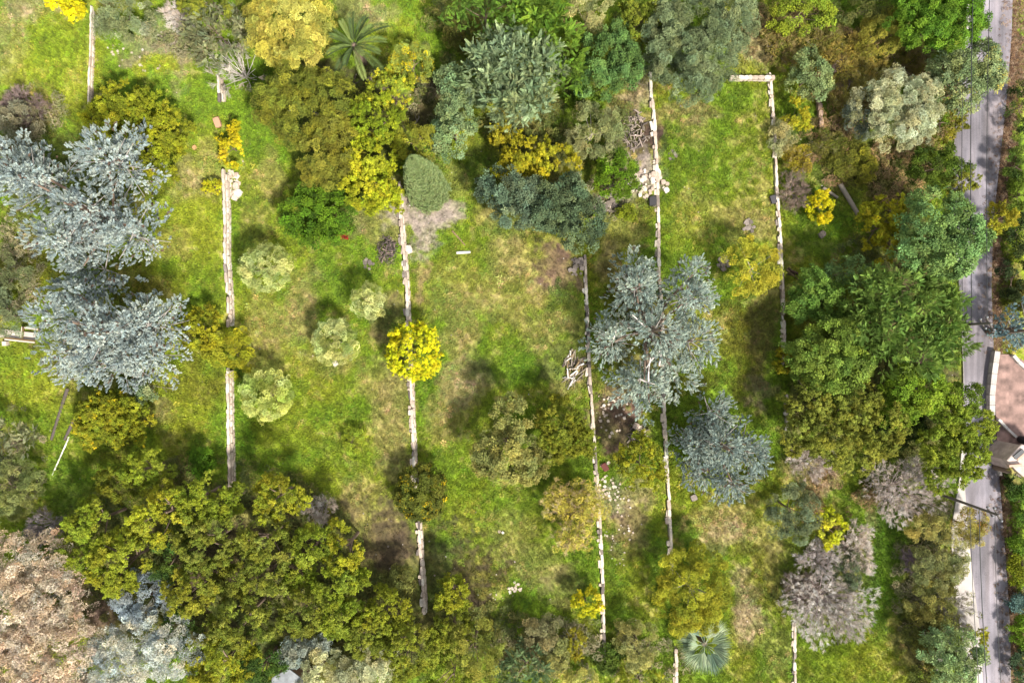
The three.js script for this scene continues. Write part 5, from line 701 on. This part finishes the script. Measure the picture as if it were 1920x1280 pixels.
// ------------------------------------------------------------------ grass and pebbles
{
  const R = rng(9001), list = [], peb = [], o = [0, 0, 0, 0], N = 340000;
  const roadAt = z => [interp(RL, z) - 0.15, interp(RR, z) + 0.35];
  for (let i = 0; i < N; i++) {
    const x = -39.5 + R() * 80.5, z = -28 + R() * 56, [a, b] = roadAt(z); if (x > a && x < b + 0.3) continue; if (x > b && z > 0.9 && z < 9.6) continue;
    let on = false, lv = 2.8; for (const w of WALLS) { const d = x - w.x(z); if (d > 0) lv = w.bot; if (w.soft(z) < 0.3 && d > -w.w - 0.02 - 0.1 * R() && d < 0.1 && R() > (d < -w.w * 0.5 ? 0.3 : 0.05)) { on = true; break; } } if (on) continue;
    cover(x, z, lv, o); const cl = 0.35 + 1.1 * fbm(x * 1.1 + 200, z * 1.1, 3);
    if (R() > o[3] * cl) { if (R() < 0.006) peb.push([V(x, groundH(x, z) + 0.02, z), V(R() - .5, 1, R() - .5).normalize(), 0.05 + 0.1 * R() * R(), tint([col('#d8c8bc', 0.6), col('#b8a89c', 0.6)], R), R() * 6]); continue; }
    const k = 1.28, s = (0.13 + 0.13 * R()) * (0.7 + 0.5 * o[3]);
    list.push([V(x, groundH(x, z), z), V((R() - .5) * 0.5, 1, (R() - .5) * 0.5).normalize(), s, tint(null, R, [o[0] * k, o[1] * k, o[2] * k], 0.42), R() * 6.283, 0.8 + 0.5 * R()]);
  }
  const weed = [], lit = [];
  for (let i = 0; i < 60000 && weed.length < 17000; i++) {
    const x = -39.5 + R() * 80.5, z = -28 + R() * 56, [a, b] = roadAt(z); if (x > a - 0.2 && x < b + 0.4) continue; if (x > b && z > 0.9 && z < 9.6) continue;
    if (R() > sstep(0.42, 0.7, fbm(x * 0.8 + 90, z * 0.8 + 40, 3)) * 1.3) continue;
    let on = false, lv = 2.8; for (const w of WALLS) { const d = x - w.x(z); if (d > 0) lv = w.bot; if (w.soft(z) < 0.3 && d > -w.w && d < 0.12) { on = true; break; } } if (on) continue;
    cover(x, z, lv, o); if (o[3] < 0.5) continue; const dk = R() < 0.22;
    weed.push([V(x, groundH(x, z) + 0.03, z), V((R() - .5) * 0.6, 1, (R() - .5) * 0.6).normalize(), 0.2 + 0.26 * R() * R(), tint(null, R, dk ? [o[0] * 1.5 + 0.03, o[1] * 1.15 + 0.015, o[2] * 1.5 + 0.015] : [o[0] * 0.92, o[1] * 1.12, o[2] * 0.9], 0.35), R() * 6.283, 0.7]);
  }
  for (let i = 0; i < 9000; i++) { const z = -28 + R() * 56, b = interp(RR, z), x = b + 0.1 + Math.pow(R(), 1.6) * 1.3 - (R() < 0.12 ? R() * 1.2 : 0); if (z > 0.9 && z < 10.5) continue; lit.push([V(x, (x < b ? ROAD_Y : groundH(x, z)) + 0.02, z), V(R() - .5, 1, R() - .5).normalize(), 0.1 + 0.14 * R(), tint([col('#8a6448', 0.5), col('#6c4c38', 0.5), col('#b08860', 0.5), col('#d0b090', 0.5)], R), R() * 6.283, 0.5]); }
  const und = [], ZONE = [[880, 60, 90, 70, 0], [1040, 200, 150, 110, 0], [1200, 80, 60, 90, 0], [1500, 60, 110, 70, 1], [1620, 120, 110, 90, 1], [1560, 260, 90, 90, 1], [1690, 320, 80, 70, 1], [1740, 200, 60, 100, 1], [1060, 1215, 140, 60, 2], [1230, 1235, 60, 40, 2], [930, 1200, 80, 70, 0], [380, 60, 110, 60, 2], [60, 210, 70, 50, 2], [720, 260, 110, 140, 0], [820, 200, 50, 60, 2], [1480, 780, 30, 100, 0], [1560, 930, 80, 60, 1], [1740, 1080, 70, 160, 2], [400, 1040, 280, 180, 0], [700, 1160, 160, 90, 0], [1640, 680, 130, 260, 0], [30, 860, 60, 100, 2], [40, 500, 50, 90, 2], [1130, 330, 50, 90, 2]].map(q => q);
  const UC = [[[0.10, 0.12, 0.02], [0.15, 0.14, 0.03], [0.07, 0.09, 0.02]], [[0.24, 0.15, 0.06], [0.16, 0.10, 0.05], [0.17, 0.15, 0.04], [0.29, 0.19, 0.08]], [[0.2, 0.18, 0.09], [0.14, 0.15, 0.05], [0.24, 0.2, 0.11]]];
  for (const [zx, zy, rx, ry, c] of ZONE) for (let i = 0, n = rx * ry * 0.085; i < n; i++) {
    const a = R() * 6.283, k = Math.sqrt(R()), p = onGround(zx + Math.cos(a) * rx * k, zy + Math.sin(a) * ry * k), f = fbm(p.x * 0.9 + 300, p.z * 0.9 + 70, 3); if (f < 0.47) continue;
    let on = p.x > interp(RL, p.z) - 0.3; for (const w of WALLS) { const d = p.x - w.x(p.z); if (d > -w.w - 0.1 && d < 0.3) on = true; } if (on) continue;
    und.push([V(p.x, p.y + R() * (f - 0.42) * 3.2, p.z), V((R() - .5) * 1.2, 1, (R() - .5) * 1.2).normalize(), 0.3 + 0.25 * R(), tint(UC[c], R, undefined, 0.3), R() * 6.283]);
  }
  const ug = cloud('undergrowth', G.fine, dryMat, und, scene); ug.userData.label = 'low tangled undergrowth between the trees';
  const wd = cloud('weeds', G.spray, dryMat, weed, scene); wd.userData.label = 'low leafy weeds scattered through the grass';
  const lt = cloud('leaf_litter', G.fine, dryMat, lit, scene); lt.userData.label = 'brown fallen leaves along the far road verge';
  const g = cloud('grass', G.tuft, dryMat, list, scene); g.userData.label = 'rough meadow grass covering the terraces';
  const p = cloud('pebbles', stoneGeos[2], dryMat2(), peb, scene); p.userData.label = 'small pale pebbles strewn over the ground';
}
function dryMat2() { return new THREE.MeshStandardMaterial({ color: 0xffffff, roughness: 0.95 }); }
console.log('instances', nInst);
renderer.render(scene, camera);
